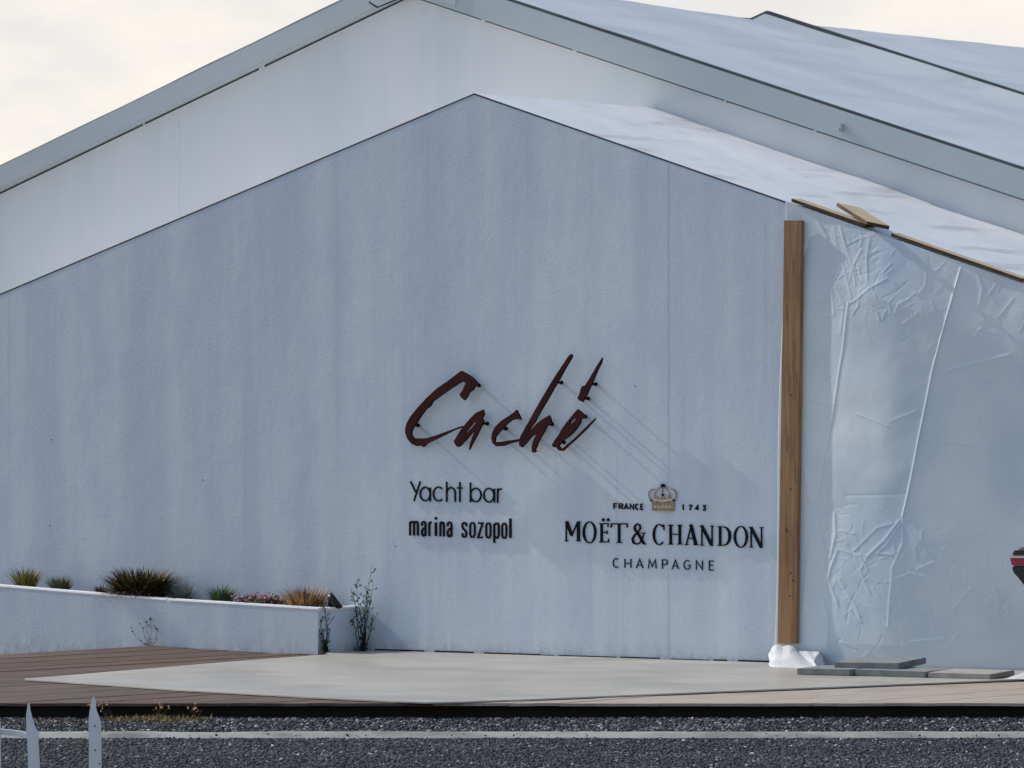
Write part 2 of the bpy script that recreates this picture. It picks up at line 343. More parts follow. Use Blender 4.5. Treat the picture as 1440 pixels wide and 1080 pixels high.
tag(stones('gravel', 30000, D_KERB + 0.05, D_DECK + 0.03, -4.6, 4.6, ZG, 0.005, 0.019, 1, (.56, .32, .10, .02)),
    'loose grey crushed stones between terrace edge and kerb', 'gravel', kind='stuff')
tag(stones('kerb_grit', 130, D_KERB - 0.15, D_KERB + 0.05, -4.5, 4.5, ZG - 0.01, 0.004, 0.014, 5, (.2, .4, .3, .1), 0.2),
    'stray stones lying along the pale kerb strip', 'grit', kind='stuff')
tag(stones('road_chippings', 36000, 33.6, D_KERB - 0.13, -4.4, 4.4, ZR, 0.005, 0.016, 2, (.66, .29, .04, .01), 0.45),
    'dark stone chippings bedded in the road surface below the kerb', 'chippings', kind='stuff')

# ---------------------------------------------------------------- terrace
PC = onZ(447, 920, 0)                        # outer corner of the planter on the terrace
XPC, YPC = PC[0], PC[1]
def front_Y(X, D=D_DECK): return CAM[1] + (D + ST * (X - CAM[0])) / CT
X_TURN = 8.4                                 # right of the frame the terrace widens
def deck_front(X): return min(front_Y(X), front_Y(X_TURN)) if X < X_TURN else front_Y(X_TURN)
XA, XB = -13.0, 12.0
x215 = onY(215, 908, YPC)[0]; x0_ = onY(0, 925, YPC)[0]
z215 = onY(215, 908, YPC)[2]; z0_ = onY(0, 925, YPC)[2]
def back_z(X): return float(np.interp(X, [x0_ - 2, x0_, x215, XPC - 0.5, XPC], [z0_ - 0.02, z0_, z215, 0.0, 0.0]))
XM = onZ(640, 985, 0)[0]
bw = 0.145
decks = {}
for nm, lab in (('dark', 0), ('pale', 0)):
    e = empty('wooden_deck', (0, 0, 0)); tag(e, kind='structure'); decks[nm] = e
X = XA; bi = 0
while X < XB:
    x1 = X + bw - 0.0035
    yb = (YPC - 0.012) if X < XPC - 0.02 else 0.0
    zb0, zb1 = back_z(X) - 0.001, back_z(x1) - 0.001
    ya, yc = deck_front(X), deck_front(x1)
    if yb - max(ya, yc) > 0.02:
        dz = random.uniform(-0.002, 0.002); t = 0.020; ov = random.uniform(-0.012, 0.012)
        zf = dz
        v = [(X, ya+ov, zf-t), (x1, yc+ov, zf-t), (x1, yb, zb1+dz-t), (X, yb, zb0+dz-t), (X, ya+ov, zf), (x1, yc+ov, zf), (x1, yb, zb1+dz), (X, yb, zb0+dz)]
        k = 'dark' if X < XM else 'pale'
        mesh_obj('deck_board', v, box8((0,0,0),(1,1,1))[1], M['deck_' + k + (random.choice(['', '', '2', '3']) if k == 'dark' else '')], decks[k])
    X += bw; bi += 1
# black block and sheet standing in for the shade under the overhang
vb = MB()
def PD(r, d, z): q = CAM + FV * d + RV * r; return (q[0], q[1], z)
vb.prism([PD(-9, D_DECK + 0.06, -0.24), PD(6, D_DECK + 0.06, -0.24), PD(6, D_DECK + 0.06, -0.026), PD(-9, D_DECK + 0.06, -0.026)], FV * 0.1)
o = vb.build('deck_shade_block', M['void'], decks['dark'])
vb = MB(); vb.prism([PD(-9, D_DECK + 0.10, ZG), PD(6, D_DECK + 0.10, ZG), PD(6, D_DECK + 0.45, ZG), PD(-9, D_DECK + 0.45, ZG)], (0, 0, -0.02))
vb.build('deck_shade_sheet', M['void'], decks['dark'])

# pale screed sheet lying over the boards
zs = 0.015
edge = [(35, 954), (70, 951.5), (160, 944), (250, 936.5), (360, 927.5), (470, 919.5)]
low_e = [(1440, 955), (1240, 963), (1000, 972.5), (820, 980), (655, 986.5), (600, 987.5), (555, 986), (470, 982), (380, 977), (270, 971), (160, 963.5), (80, 958), (35, 955.5)]
poly = [onZ(*p, zs) for p in edge]
poly += [np.array([XPC + 0.05, YPC + 0.03, zs]), np.array([XPC + 0.05, -0.03, zs]), np.array([9.5, -0.03, zs]), np.array([9.5, onZ(1440, 955, zs)[1] + 0.2, zs])]
poly += [onZ(*p, zs) for p in low_e]
sb = MB(); sb.prism([(p[0], p[1], zs) for p in poly], (0, 0, -0.010))
o = sb.build('terrace_screed', M['slab']); tag(o, kind='structure')

# ---------------------------------------------------------------- entrance building (front gable)
AP = onY(667, 133, 0); ZA = AP[2]
pL = onY(0, 415, 0); pR = onY(1110, 287, 0)
sL = (ZA - pL[2]) / (AP[0] - pL[0]); sR = (ZA - pR[2]) / (pR[0] - AP[0])
XL, XR = -8.0, 9.0
LB = onX(920, 153, AP[0])[1]                  # depth of the roof to the tent gable
eb = empty('entrance_building', (0, 0, 0))
tag(eb, 'low white stucco gable building with painted signs in front of the big tent', 'building')
zl = ZA + sL * (XL - AP[0]); zr = ZA - sR * (XR - AP[0])
w = MB(); w.prism([(XL, 0, -0.25), (XR, 0, -0.25), (XR, 0, zr), (AP[0], 0, ZA), (XL, 0, zl)], (0, 0.24, 0))
w.build('wall', M['stucco'], eb)
# dark drip trim along the verge
def verge(name, xa, za, xb, zb, mat):
    t = MB(); t.prism([(xa, -0.002, za - 0.002), (xb, -0.002, zb - 0.002), (xb, -0.002, zb + 0.007), (xa, -0.002, za + 0.007)], (0, 0.03, 0))
    return t.build(name, mat, eb)
verge('verge_trim', XL, zl, AP[0], ZA, M['rib']); verge('verge_trim', AP[0], ZA, XR, zr, M['rib'])
jx = onY(939, 600, 0)[0]
jm = MB(); jm.box((jx - 0.003, -0.0012, 0.03), (jx + 0.003, 0.001, ZA - sR * (jx - AP[0]) - 0.02)); jm.build('panel_joint', M['joint'], eb)
for (px, py) in ((72, 618), (285, 675), (70, 739), (556, 768), (893, 543)):
    c = onY(px, py, 0); jm = MB(); jm.tube([(c[0], -0.0012, c[2]), (c[0], 0.001, c[2])], 0.006, 8); jm.build('wall_anchor', M['dark'], eb)
# roof skins
def roof_grid(name, xa, za, xb, zb, y0, y1, nx, ny, mat, parent, disp):
    U, V_ = np.meshgrid(np.linspace(0, 1, nx), np.linspace(0, 1, ny), indexing='ij')
    Xg = xa + (xb - xa) * U; Yg = y0 + (y1 - y0) * V_; Zg = za + (zb - za) * U + disp(U, V_, Xg, Yg)
    P = np.stack([Xg, Yg, Zg], -1).reshape(-1, 3)
    f = [(i*ny+j, (i+1)*ny+j, (i+1)*ny+j+1, i*ny+j+1) for i in range(nx-1) for j in range(ny-1)]
    return mesh_obj(name, P, f, mat, parent, smooth=True)
def d_small(U, V_, Xg, Yg):
    d = 0.03 * (fbm(Xg * 0.9 + 3, Yg * 1.6 + 1, 4) - 0.5) * np.clip(V_ * 5, 0, 1)
    d = d + 0.012 * (fbm(Xg * 4, Yg * 5, 3) - 0.45) * np.clip(V_ * 6, 0, 1)
    return d + 0.012
roof_grid('roof_skin', AP[0], ZA, XR, zr, 0.0, LB + 0.02, 220, 70, M['membrane2'], eb, d_small)
roof_grid('roof_skin', AP[0], ZA, XL, zl, 0.0, LB + 0.02, 40, 20, M['membrane2'], eb, d_small)
# dark uneven joint along the foot of the wall
bj = MB(); x = XPC + 0.12
while x < 4.4:
    l = random.uniform(0.12, 0.6); hgt = random.uniform(0.004, 0.014)
    bj.box((x, -0.014, zs - 0.03), (x + l, 0.002, zs + hgt)); x += l + random.choice([0.01, 0.05, 0.12])
bj.build('base_joint', M['dark'], eb)
sw = MB(); sw.box((XL, 0.24, -0.25), (XL + 0.2, LB - 0.02, zl - 0.03)); sw.build('side_wall', M['stucco'], eb)
sw = MB(); sw.box((XR - 0.2, 0.24, -0.25), (XR, LB - 0.02, zr - 0.03)); sw.build('side_wall', M['stucco'], eb)

# ---------------------------------------------------------------- big tent hall behind
tent = empty('marquee_tent', (0, LB, 0))
tag(tent, 'big white marquee tent hall with grey fascia beams rising behind the gable building', 'tent')
YF = LB - 0.10
fb = onY(569, -8.6, YF)                       # lower apex of the fascia
fl = onY(0, 265, YF); fr = onY(1440, 281, YF)
bL = (fb[2] - fl[2]) / (fb[0] - fl[0]); bR = (fb[2] - fr[2]) / (fr[0] - fb[0])
XTL, XTR = -13.0, 14.0
tl_ = onY(0, 235, YF)[2] - fl[2]; tr_ = onY(1440, 240, YF)[2] - fr[2]
zbl = fb[2] + bL * (XTL - fb[0]); zbr = fb[2] - bR * (XTR - fb[0])
def fascia(xa, za, xb, zb, t):
    m = MB(); m.prism([(xa, YF, za), (xb, YF, zb), (xb, YF, zb + t), (xa, YF, za + t)], (0, 0.14, 0))
    return m.build('fascia_beam', M['fascia'], tent, bevel=0.006)
fascia(XTL, zbl, fb[0], fb[2], tl_ + 0.01); fascia(fb[0] + 0.004, fb[2], XTR, zbr, tr_)
# keder rail on top of the right fascia
m = MB(); m.prism([(fb[0], YF + 0.02, fb[2] + tr_ + 0.004), (XTR, YF + 0.02, zbr + tr_ + 0.004), (XTR, YF + 0.02, zbr + tr_ + 0.024), (fb[0], YF + 0.02, fb[2] + tr_ + 0.024)], (0, 0.04, 0))
m.build('keder_rail', M['rib'], tent)
# apex plate
a1 = onY(527, 10, YF - 0.012); 
m = MB(); pts = [onY(*p, YF - 0.012) for p in ((520, -40), (521, 3), (531, 9), (560, -3), (600, -6), (640, 8), (646, -40), (590, -60))]
m.prism(pts, (0, 0.010, 0)); m.build('apex_plate', M['fascia'], tent)
m = MB(); pts = [onY(*p, YF - 0.004) for p in ((518, 3.5), (530, 11.5), (561, -1), (561, -3), (531, 8), (521, 1))]
m.prism(pts, (0, 0.003, 0)); m.build('apex_joint', M['dark'], tent)
# small bracket on the right fascia
c = onY(1184, 180, YF); m = MB(); m.box((c[0]-.02, YF-.05, c[2]-.03), (c[0]+.02, YF-.001, c[2]+.035)); m.box((c[0]-.012, YF-.07, c[2]-.03), (c[0]+.012, YF-.052, c[2]+.0))
m.build('bracket', M['fascia'], tent)
# gable panels below the fascia, butted with open seams
def zb_line(x): return (fb[2] + bL * (x - fb[0])) if x < fb[0] else (fb[2] - bR * (x - fb[0]))
seam = [XTL, onY(-260, 400, LB)[0], onY(249, 200, LB)[0], onY(924, 130, LB)[0], XTR]
for a, b in zip(seam[:-1], seam[1:]):
    a += 0.0002; b -= 0.0002
    top = [(b, LB, zb_line(b) - 0.021)]
    if a < fb[0] < b: top.append((fb[0], LB, fb[2] - 0.021))
    top.append((a, LB, zb_line(a) - 0.021))
    m = MB(); yo = 0.0
    m.prism([(p[0], p[1] + yo, p[2]) for p in ([(a, LB, -0.25), (b, LB, -0.25)] + top)], (0, 0.05, 0))
    m.build('gable_panel', M['tentwall'], tent)
m = MB(); m.prism([(XTL, LB+.056, -0.25), (XTR, LB+.056, -.25), (XTR, LB+.056, zbr-.005), (fb[0], LB+.056, fb[2]-.005), (XTL, LB+.056, zbl-.005)], (0, .03, 0))
m.build('gable_backing', M['dark'], tent)
gr = random.Random(5); x = XTL + 0.5
while x < XTR - 1:
    l = gr.uniform(0.02, 0.07)
    cl = MB(); dzc = 0.001
    if not (x < fb[0] < x + l):
        cl.prism([(x, LB - .012, zb_line(x) - .034), (x + l, LB - .012, zb_line(x + l) - .034), (x + l, LB - .012, zb_line(x + l) - dzc), (x, LB - .012, zb_line(x) - dzc)], (0, .005, 0))
        cl.build('edge_clip', M['tentwall'], tent)
    x += l + gr.uniform(0.5, 2.4)
# batten seam cover seen left
c = onY(249, 150, LB); 
m = MB(); m.box((c[0]-.03, LB-.0022, 0.0), (c[0]+.03, LB-.0006, zb_line(c[0])-.06)); m.build('seam_strip', M['tentwall'], tent)
# roof bays with ribs
zt = fb[2] + tr_ + 0.02
Xr = fb[0]
YRIB = onX(1080, 22, Xr)[1]
bay = YRIB - LB
zrib = onX(1080, 18, Xr)[2]
def sag(Yg):
    ph = (Yg - LB) / bay
    k = np.clip(np.abs(np.sin(np.pi * ph)) * 6, 0, 1); k = k*k*(3 - 2*k)
    return (zrib - zt) * np.clip((Yg - LB) / bay, 0, 1) - 0.075 * k
def d_big(U, V_, Xg, Yg):
    s = sag(Yg)
    return s + 0.03 * (fbm(Xg * 0.5, Yg * 0.8, 4) - 0.5) + 0.012 * (fbm(Xg * 1.2 + Yg * 1.5, Yg * 4 - Xg * 1.0, 3) - 0.45)
NB = 4
roof_grid('roof_membrane', Xr, zt, XTR, zbr + tr_ + 0.02, LB - 0.02, LB + NB * bay, 160, 320, M['membrane'], tent, d_big)
roof_grid('roof_membrane', Xr, zt, XTL, zbl + tl_ + 0.02, LB - 0.02, LB + NB * bay, 40, 80, M['membrane'], tent, d_big)
for k in range(1, NB + 1):
    y = LB + k * bay; dzr = zrib - zt
    for (xe, ze) in ((XTR, zbr + tr_ + 0.02 + dzr), (XTL, zbl + tl_ + 0.02 + dzr)):
        m = MB(); m.prism([(Xr, y - 0.03, zrib - 0.03), (xe, y - 0.03, ze - 0.03), (xe, y - 0.03, ze + 0.02), (Xr, y - 0.03, zrib + 0.02)], (0, 0.06, 0))
        m.build('roof_rib', M['rib'], tent)
# side walls and rear gable of the hall
m = MB(); m.box((XTR - .1, LB + .1, -.25), (XTR, LB + NB * bay, zbr - .1)); m.build('side_wall', M['tentwall'], tent)
m = MB(); m.box((XTL, LB + .1, -.25), (XTL + .1, LB + NB * bay, zbl - .1)); m.build('side_wall', M['tentwall'], tent)

# ---------------------------------------------------------------- tarpaulin on the right part of the wall
def crease_field(PX, PY, segs):
    Hp = np.zeros_like(PX); Hn = np.zeros_like(PX)
    for (pts, wd, amp) in segs:
        for (x0, y0), (x1, y1) in zip(pts[:-1], pts[1:]):
            dx, dy = x1 - x0, y1 - y0; ln = math.hypot(dx, dy)
            bx0, bx1 = min(x0, x1) - 4*wd, max(x0, x1) + 4*wd; by0, by1 = min(y0, y1) - 4*wd, max(y0, y1) + 4*wd
            msk = (PX > bx0) & (PX < bx1) & (PY > by0) & (PY < by1)
            if not msk.any(): continue
            t = ((PX[msk] - x0) * dx + (PY[msk] - y0) * dy) / (ln * ln); tt = np.clip(t, 0, 1)
            d = np.hypot(PX[msk] - x0 - tt*dx, PY[msk] - y0 - tt*dy)
            h = 0.34 * amp * np.exp(-np.abs(d / (wd * 0.75)) ** 1.15)
            if amp > 0: Hp[msk] = np.maximum(Hp[msk], h)
            else: Hn[msk] = np.minimum(Hn[msk], h)
    return Hp + Hn
ridges = [
 ([(1351,378),(1337,440),(1316,525),(1299,616),(1288,672),(1276,727)], 1.5, 0.040),
 ([(1276,727),(1276,764),(1262,800),(1262,813),(1258,845),(1255,881)], 2.4, 0.014),
 ([(1197,425),(1189,490),(1180,545),(1166,620),(1155,674),(1150,719)], 1.4, 0.018),
 ([(1150,719),(1158,764),(1164,785)], 2.6, 0.018),
 ([(1271,732),(1250,760),(1226,782)], 2.6, 0.018), ([(1274,735),(1255,764),(1240,778),(1262,780)], 2.2, 0.014),
 ([(1283,745),(1296,760),(1311,777)], 2.4, 0.010), ([(1300,619),(1330,622),(1358,624),(1392,630)], 2.4, 0.012),
 ([(1340,521),(1378,510),(1420,499)], 2.6, 0.014), ([(1192,697),(1240,696),(1279,694)], 2.2, -0.008),
 ([(1210,582),(1232,590),(1255,599)], 2.0, 0.008), ([(1260,592),(1295,578)], 2.0, 0.007), ([(1290,698),(1320,714),(1345,730)], 2.2, 0.009),
 ([(1144,303),(1163,334)], 3.2, 0.022), ([(1181,317),(1187,338),(1192,351)], 2.6, 0.016), ([(1192,351),(1200,375)], 2.2, 0.010),
 ([(1224,332),(1221,362),(1224,398)], 2.2, 0.012), ([(1252,392),(1228,405),(1208,422),(1198,427)], 2.4, 0.012),
 ([(1172,322),(1178,350),(1192,385),(1201,420)], 3.0, 0.012), ([(1213,352),(1203,372),(1196,400)], 2.2, 0.010),
 ([(1235,352),(1215,362)], 1.8, 0.008), ([(1160,352),(1170,400),(1176,440)], 3.5, 0.010), ([(1310,388),(1320,378)], 1.8, 0.009),
 ([(1375,388),(1381,405),(1378,428)], 2.0, 0.010), ([(1400,400),(1390,415)], 2.0, 0.008), ([(1424,420),(1405,445)], 2.2, 0.008),
 ([(1266,814),(1287,805),(1322,815),(1361,822)], 2.2, 0.013), ([(1361,822),(1363,802)], 2.0, 0.010), ([(1350,852),(1358,838),(1371,826)], 2.4, 0.014),
 ([(1313,858),(1316,872)], 2.2, 0.014), ([(1213,802),(1222,818),(1229,834)], 2.0, 0.010), ([(1184,815),(1196,835),(1208,852),(1215,873)], 3.2, 0.014),
 ([(1158,842),(1166,868),(1164,905)], 4.5, 0.026), ([(1180,775),(1170,800),(1163,826)], 3.2, 0.020), ([(1176,722),(1178,750),(1170,785)], 3.0, 0.018),
 ([(1158,771),(1180,772)], 2.2, 0.012), ([(1180,772),(1215,782),(1226,800)], 2.4, 0.012), ([(1143,735),(1140,770),(1134,800),(1129,860)], 3.0, 0.026),
 ([(1160,790),(1168,820),(1180,846)], 2.6, 0.016), ([(1285,902),(1332,898)], 2.4, 0.010), ([(1205,775),(1240,742),(1262,736)], 2.2, 0.010),
 ([(1226,782),(1215,802),(1222,815)], 2.2, 0.012), ([(1290,800),(1275,790),(1268,775)], 2.0, 0.010), ([(1320,790),(1300,798),(1288,806)], 2.0, 0.010),
 ([(1296,850),(1310,835)], 1.8, 0.008), ([(1330,840),(1345,815)], 1.8, 0.007), ([(1128,640),(1135,690),(1150,722)], 3.0, 0.012),
 ([(1130,560),(1160,566),(1180,568)], 1.8, 0.006), ([(1176,400),(1190,430),(1185,470)], 2.4, 0.008),
]
g2 = random.Random(11)
for i in range(240):     # minor random crumples
    x = g2.uniform(1135, 1560); y = g2.choice([g2.uniform(330, 470), g2.uniform(700, 930), g2.uniform(330, 930)])
    a = g2.uniform(0, math.pi); l = g2.uniform(5, 30)
    ridges.append(([(x, y), (x + l*math.cos(a)*.5 + g2.uniform(-3, 3), y + l*math.sin(a)*.5 + g2.uniform(-3, 3)), (x + l*math.cos(a), y + l*math.sin(a))], g2.uniform(1.0, 2.2), g2.uniform(0.002, 0.008) * g2.choice([1, 1, -1])))
for i in range(150):
    if i < 95: x = g2.uniform(1135, 1420); y = g2.triangular(715, 925, 790)
    else: x = g2.triangular(1140, 1330, 1185); y = g2.uniform(312, 440)
    a = g2.gauss(math.pi/2, 0.7); l = g2.uniform(10, 42); b_ = g2.uniform(-6, 6)
    ridges.append(([(x, y), (x + l*math.cos(a)*.5 + b_, y + l*math.sin(a)*.5 + b_*.4), (x + l*math.cos(a), y + l*math.sin(a))], g2.uniform(0.9, 1.8), g2.uniform(0.004, 0.012) * g2.choice([1, 1, -0.8])))
XT0 = onY(1088, 905, -0.02)[0]; XT1 = 7.7
nx, nz = 720, 620
U, V_ = np.meshgrid(np.linspace(0, 1, nx), np.linspace(0, 1, nz), indexing='ij')
xl_top = onY(1104, 300, -0.02)[0]; xl_bot = XT0
Xleft = xl_bot + (xl_top - xl_bot) * V_ + 0.012 * np.sin(V_ * 9)
Xg = Xleft + (XT1 - Xleft) * U
Ztop = ZA - sR * (Xg - AP[0]) + 0.02
Zg = 0.012 + (Ztop - 0.012) * V_
PX, PY = proj(np.stack([Xg, np.zeros_like(Xg) - 0.03, Zg], -1))
hump = np.interp(PX, [1085, 1100, 1128, 1150, 1200, 1250, 1320, 1440, 1600], [0.002, 0.008, 0.010, 0.028, 0.072, 0.100, 0.085, 0.022, 0.005])
hump = hump * np.interp(V_, [0, 0.05, 0.2, 0.85, 1], [0.55, 0.8, 1.0, 0.85, 0.2])
for _ in range(3):
    kk = np.hanning(41); kk /= kk.sum(); hp = np.pad(hump, ((20, 20), (0, 0)), mode='edge'); hump = np.apply_along_axis(lambda c: np.convolve(c, kk, 'valid'), 0, hp)
hump = hump + 0.022 * (fbm(PX / 130.0 + 5, PY / 190.0, 2) - 0.4) * np.clip((PX - 1120) / 60, 0, 1)
small = 0.022 * (fbm(PX / 70.0, PY / 85.0, 3) - 0.45) + 0.0016 * (fbm(PX / 15.0, PY / 17.0, 3) - 0.45)
small = small + 0.0 * np.exp(-((PX - 1200) / 70) ** 2) * (fbm(PX / 14.0 + 40, PY / 45.0, 3) - 0.4)
edgef = np.clip((PX - 1100) / 40, 0, 1)
Y = -0.014 - hump - (small + crease_field(PX, PY, ridges)) * edgef * np.interp(V_, [0, .97, 1], [1, 1, .3])
Y = np.minimum(Y, -0.010)
P = np.stack([Xg, Y, Zg], -1).reshape(-1, 3)
idx = np.arange(nx*nz).reshape(nx, nz)
Fq = np.stack([idx[:-1, :-1], idx[1:, :-1], idx[1:, 1:], idx[:-1, 1:]], -1).reshape(-1, 4)
me = bpy.data.meshes.new('tarpaulin'); me.vertices.add(len(P)); me.vertices.foreach_set('co', P.ravel())
me.loops.add(Fq.size); me.loops.foreach_set('vertex_index', Fq.ravel().astype(np.int32))
me.polygons.add(len(Fq)); me.polygons.foreach_set('loop_start', np.arange(0, Fq.size, 4, dtype=np.int32))
me.polygons.foreach_set('use_smooth', np.ones(len(Fq), dtype=bool)); me.materials.append(M['tarp']); me.update(); me.validate()
tp = bpy.data.objects.new('tarpaulin', me); COL.objects.link(tp)
tag(tp, 'creased white tarpaulin hung over the right part of the gable wall', 'tarpaulin')
sd = tp.modifiers.new('thickness', 'SOLIDIFY'); sd.thickness = 0.002; sd.offset = -1

# vertical timber batten
bt = [onY(1102.5, 310, -0.075), onY(1127, 310, -0.075), onY(1119.5, 905, -0.075), onY(1093, 905, -0.075)]
m = MB(); m.prism([bt[3], bt[2], bt[1], bt[0]], (0, 0.045, 0))
o = m.build('timber_batten', M['batten'], bevel=0.003); tag(o, 'long weathered brown timber batten standing upright at the tarpaulin edge', 'batten')
# nails in the batten: parts
for (px, py) in ((1113, 556), (1112, 688), (1107, 748), (1106, 745), (1112, 806), (1115, 816), (1111, 838)):
    c = onY(px, py, -0.075); n_ = MB(); n_.tube([(c[0], -0.0785, c[2]), (c[0], -0.0755, c[2])], 0.007, 8)
    q = n_.build('nail', M['dark'], o)

# planks weighing the tarpaulin edge on the roof
def roofz(x): return ZA - sR * (x - AP[0])
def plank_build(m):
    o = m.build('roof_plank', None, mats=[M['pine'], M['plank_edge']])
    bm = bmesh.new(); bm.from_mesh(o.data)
    for f in bm.faces: f.material_index = 0 if f.normal.z > 0.5 else 1  # tops stay pine, all other faces get the painted shade
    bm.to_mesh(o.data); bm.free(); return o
def roof_plank(pa, pb, y0, y1, t, mat, label, lift=0.03):
    a = onY(*pa, y0); b = onY(*pb, y0)
    za = roofz(a[0]) + lift; zb = roofz(b[0]) + lift
    m = MB(); m.prism([(a[0], y0, za), (b[0], y0, zb), (b[0], y0, zb + t), (a[0], y0, za + t)], (0, y1 - y0, 0))
    o = plank_build(m); return tag(o, label, 'plank', 'planks on the entrance roof edge')
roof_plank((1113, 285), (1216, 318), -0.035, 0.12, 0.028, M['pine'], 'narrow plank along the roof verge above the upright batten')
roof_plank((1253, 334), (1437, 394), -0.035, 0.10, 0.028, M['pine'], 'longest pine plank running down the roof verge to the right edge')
# short wide board laid askew
c0 = onY(1234, 320, -0.05); dirp = Vector((-0.66, 0.52, 0.66 * sR)).normalized()
nrm = Vector((math.sin(math.atan(sR)), 0, math.cos(math.atan(sR)))); sidev = nrm.cross(dirp).normalized()
base = Vector((c0[0], -0.05, roofz(c0[0]) + 0.068)); ln, wd, t = 0.74, 0.20, 0.03
q = [base - sidev*wd/2, base + sidev*wd/2, base + sidev*wd/2 + dirp*ln, base - sidev*wd/2 + dirp*ln]
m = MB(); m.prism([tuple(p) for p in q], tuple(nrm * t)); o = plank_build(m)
tag(o, 'short wide pale board lying askew on the roof between two planks', 'plank', 'planks on the entrance roof edge')

# ---------------------------------------------------------------- crumpled sheet ends
def crumple(name, pxpoly, Dofs, hgt, seed, label):
    (xa, ya), (xb, yb) = pxpoly
    A = onZ(xa, ya, zs); B = onZ(xb, yb, zs)
    n1_, n2_ = 11, 6; g = np.random.default_rng(int(seed * 10))
    U, V_ = np.meshgrid(np.linspace(0, 1, n1_), np.linspace(0, 1, n2_), indexing='ij')
    U = np.clip(U + g.uniform(-.022, .022, U.shape), 0, 1); V_ = np.clip(V_ + g.uniform(-.045, .045, U.shape), 0, 1)
    prof = np.sin(np.pi * V_ * 0.60)
    sk = np.interp(U, [0, .05, .16, .38, .46, .6, .8, .92, 1], [0.30, 0.90, 1.0, 0.92, 0.55, .66, 0.60, .45, 0.05])
    X = A[0] + (B[0]-A[0]) * U + g.uniform(-.012, .012, U.shape) + 0.05 * V_ * (1 - 2*U)
    Yy = A[1] + (B[1]-A[1]) * U + Dofs * V_ + g.uniform(-.022, .022, U.shape)
    Z = zs + 0.002 + hgt * prof * sk * (1 + g.uniform(-.22, .22, U.shape)); Z[:, 0] = zs + 0.002
    P = np.stack([X, Yy, Z], -1).reshape(-1, 3); f = []
    for i in range(n1_ - 1):
        for j in range(n2_ - 1):
            q = (i*n2_+j, (i+1)*n2_+j, (i+1)*n2_+j+1, i*n2_+j+1)
            f += [(q[0], q[1], q[2]), (q[0], q[2], q[3])] if g.random() < .5 else [(q[0], q[1], q[3]), (q[1], q[2], q[3])]
    o = mesh_obj(name, P, f, M['sheet'], smooth=False)
    sb_ = o.modifiers.new('soft', 'SUBSURF'); sb_.levels = 2; sb_.render_levels = 2; sb_.subdivision_type = 'CATMULL_CLARK'; o.data.polygons.foreach_set('use_smooth', np.ones(len(o.data.polygons), dtype=bool))
    return tag(o, label, 'sheeting')
gs = np.random.default_rng(19)
topl = [(1085,909),(1092,905),(1100,909),(1110,905),(1118,908),(1123,917),(1133,914),(1143,917),(1152,914),(1158,924)]
botl = [(1079,937),(1086,939),(1094,940),(1102,941),(1108,942),(1117,943),(1125,943),(1134,942),(1143,940),(1161,936)]
rows = 6; P = []
for i, (tpx, bpx) in enumerate(zip(topl, botl)):
    A = onY(tpx[0], tpx[1], -0.05); B = onZ(bpx[0], bpx[1], zs); B = np.array([B[0], max(B[1], -0.8), zs + 0.003])
    for k in range(rows):
        t = k / (rows - 1); q = A * (1 - t) + B * t
        if 0 < k < rows - 1: q = q + np.array([gs.uniform(-.012, .012), gs.uniform(-.035, .015), gs.uniform(-.010, .012)])
        P.append(q)
f = []
for i in range(len(topl) - 1):
    for k in range(rows - 1):
        q = (i*rows+k, i*rows+k+1, (i+1)*rows+k+1, (i+1)*rows+k)
        f += [(q[0], q[1], q[2]), (q[0], q[2], q[3])] if gs.random() < .5 else [(q[0], q[1], q[3]), (q[1], q[2], q[3])]
o = mesh_obj('plastic_sheet', P, f, M['sheet']); tag(o, 'crumpled white plastic sheet bunched at the foot of the batten', 'sheeting')
sb_ = o.modifiers.new('soft', 'SUBSURF'); sb_.levels = 1; sb_.render_levels = 1
sb_ = o.modifiers.new('thickness', 'SOLIDIFY'); sb_.thickness = 0.003
crumple('plastic_sheet', ((1410, 955), (1500, 957)), 0.30, 0.055, 7.7, 'flat crumpled plastic sheet scrap right of the paving slabs')

# ---------------------------------------------------------------- paving slabs
def paver(px, py, z, yaw, tilt, roll, mat, label, size=(0.5, 0.5), t=0.048):
    c = onZ(px, py, z); m = MB(); a, b = size[0]/2, size[1]/2
    m.box((-a, -b, -t), (a, b, 0)); o = m.build('paving_slab', mat, bevel=0.006)
    o.location = c; o.rotation_euler = (math.radians(tilt), math.radians(roll), math.radians(yaw))
    return tag(o, label, 'paving slab', 'loose paving slabs below the tarpaulin')
zb_ = zs + 0.051
paver(1176, 938.5, zb_ + 0.002, 6, 1.0, 0, M['paver'], 'dark paving slab beside the crumpled sheet, lowest at left', (0.46, 0.46))
paver(1272, 940.5, zb_ + 0.001, 4, 1.0, 0.3, M['paver'], 'grey paving slab under the raised slab, showing at its right', (0.62, 0.5))
paver(1238, 928, zb_ + 0.055, 10, 2.0, -0.4, M['paver'], 'raised grey paving slab lying on top of two others', (0.54, 0.6), 0.05)
paver(1366, 944, zb_ - 0.006, 8, 1.6, 0.4, M['paver2'], 'pale paving slab furthest right on the terrace', (0.52, 0.5), 0.042)

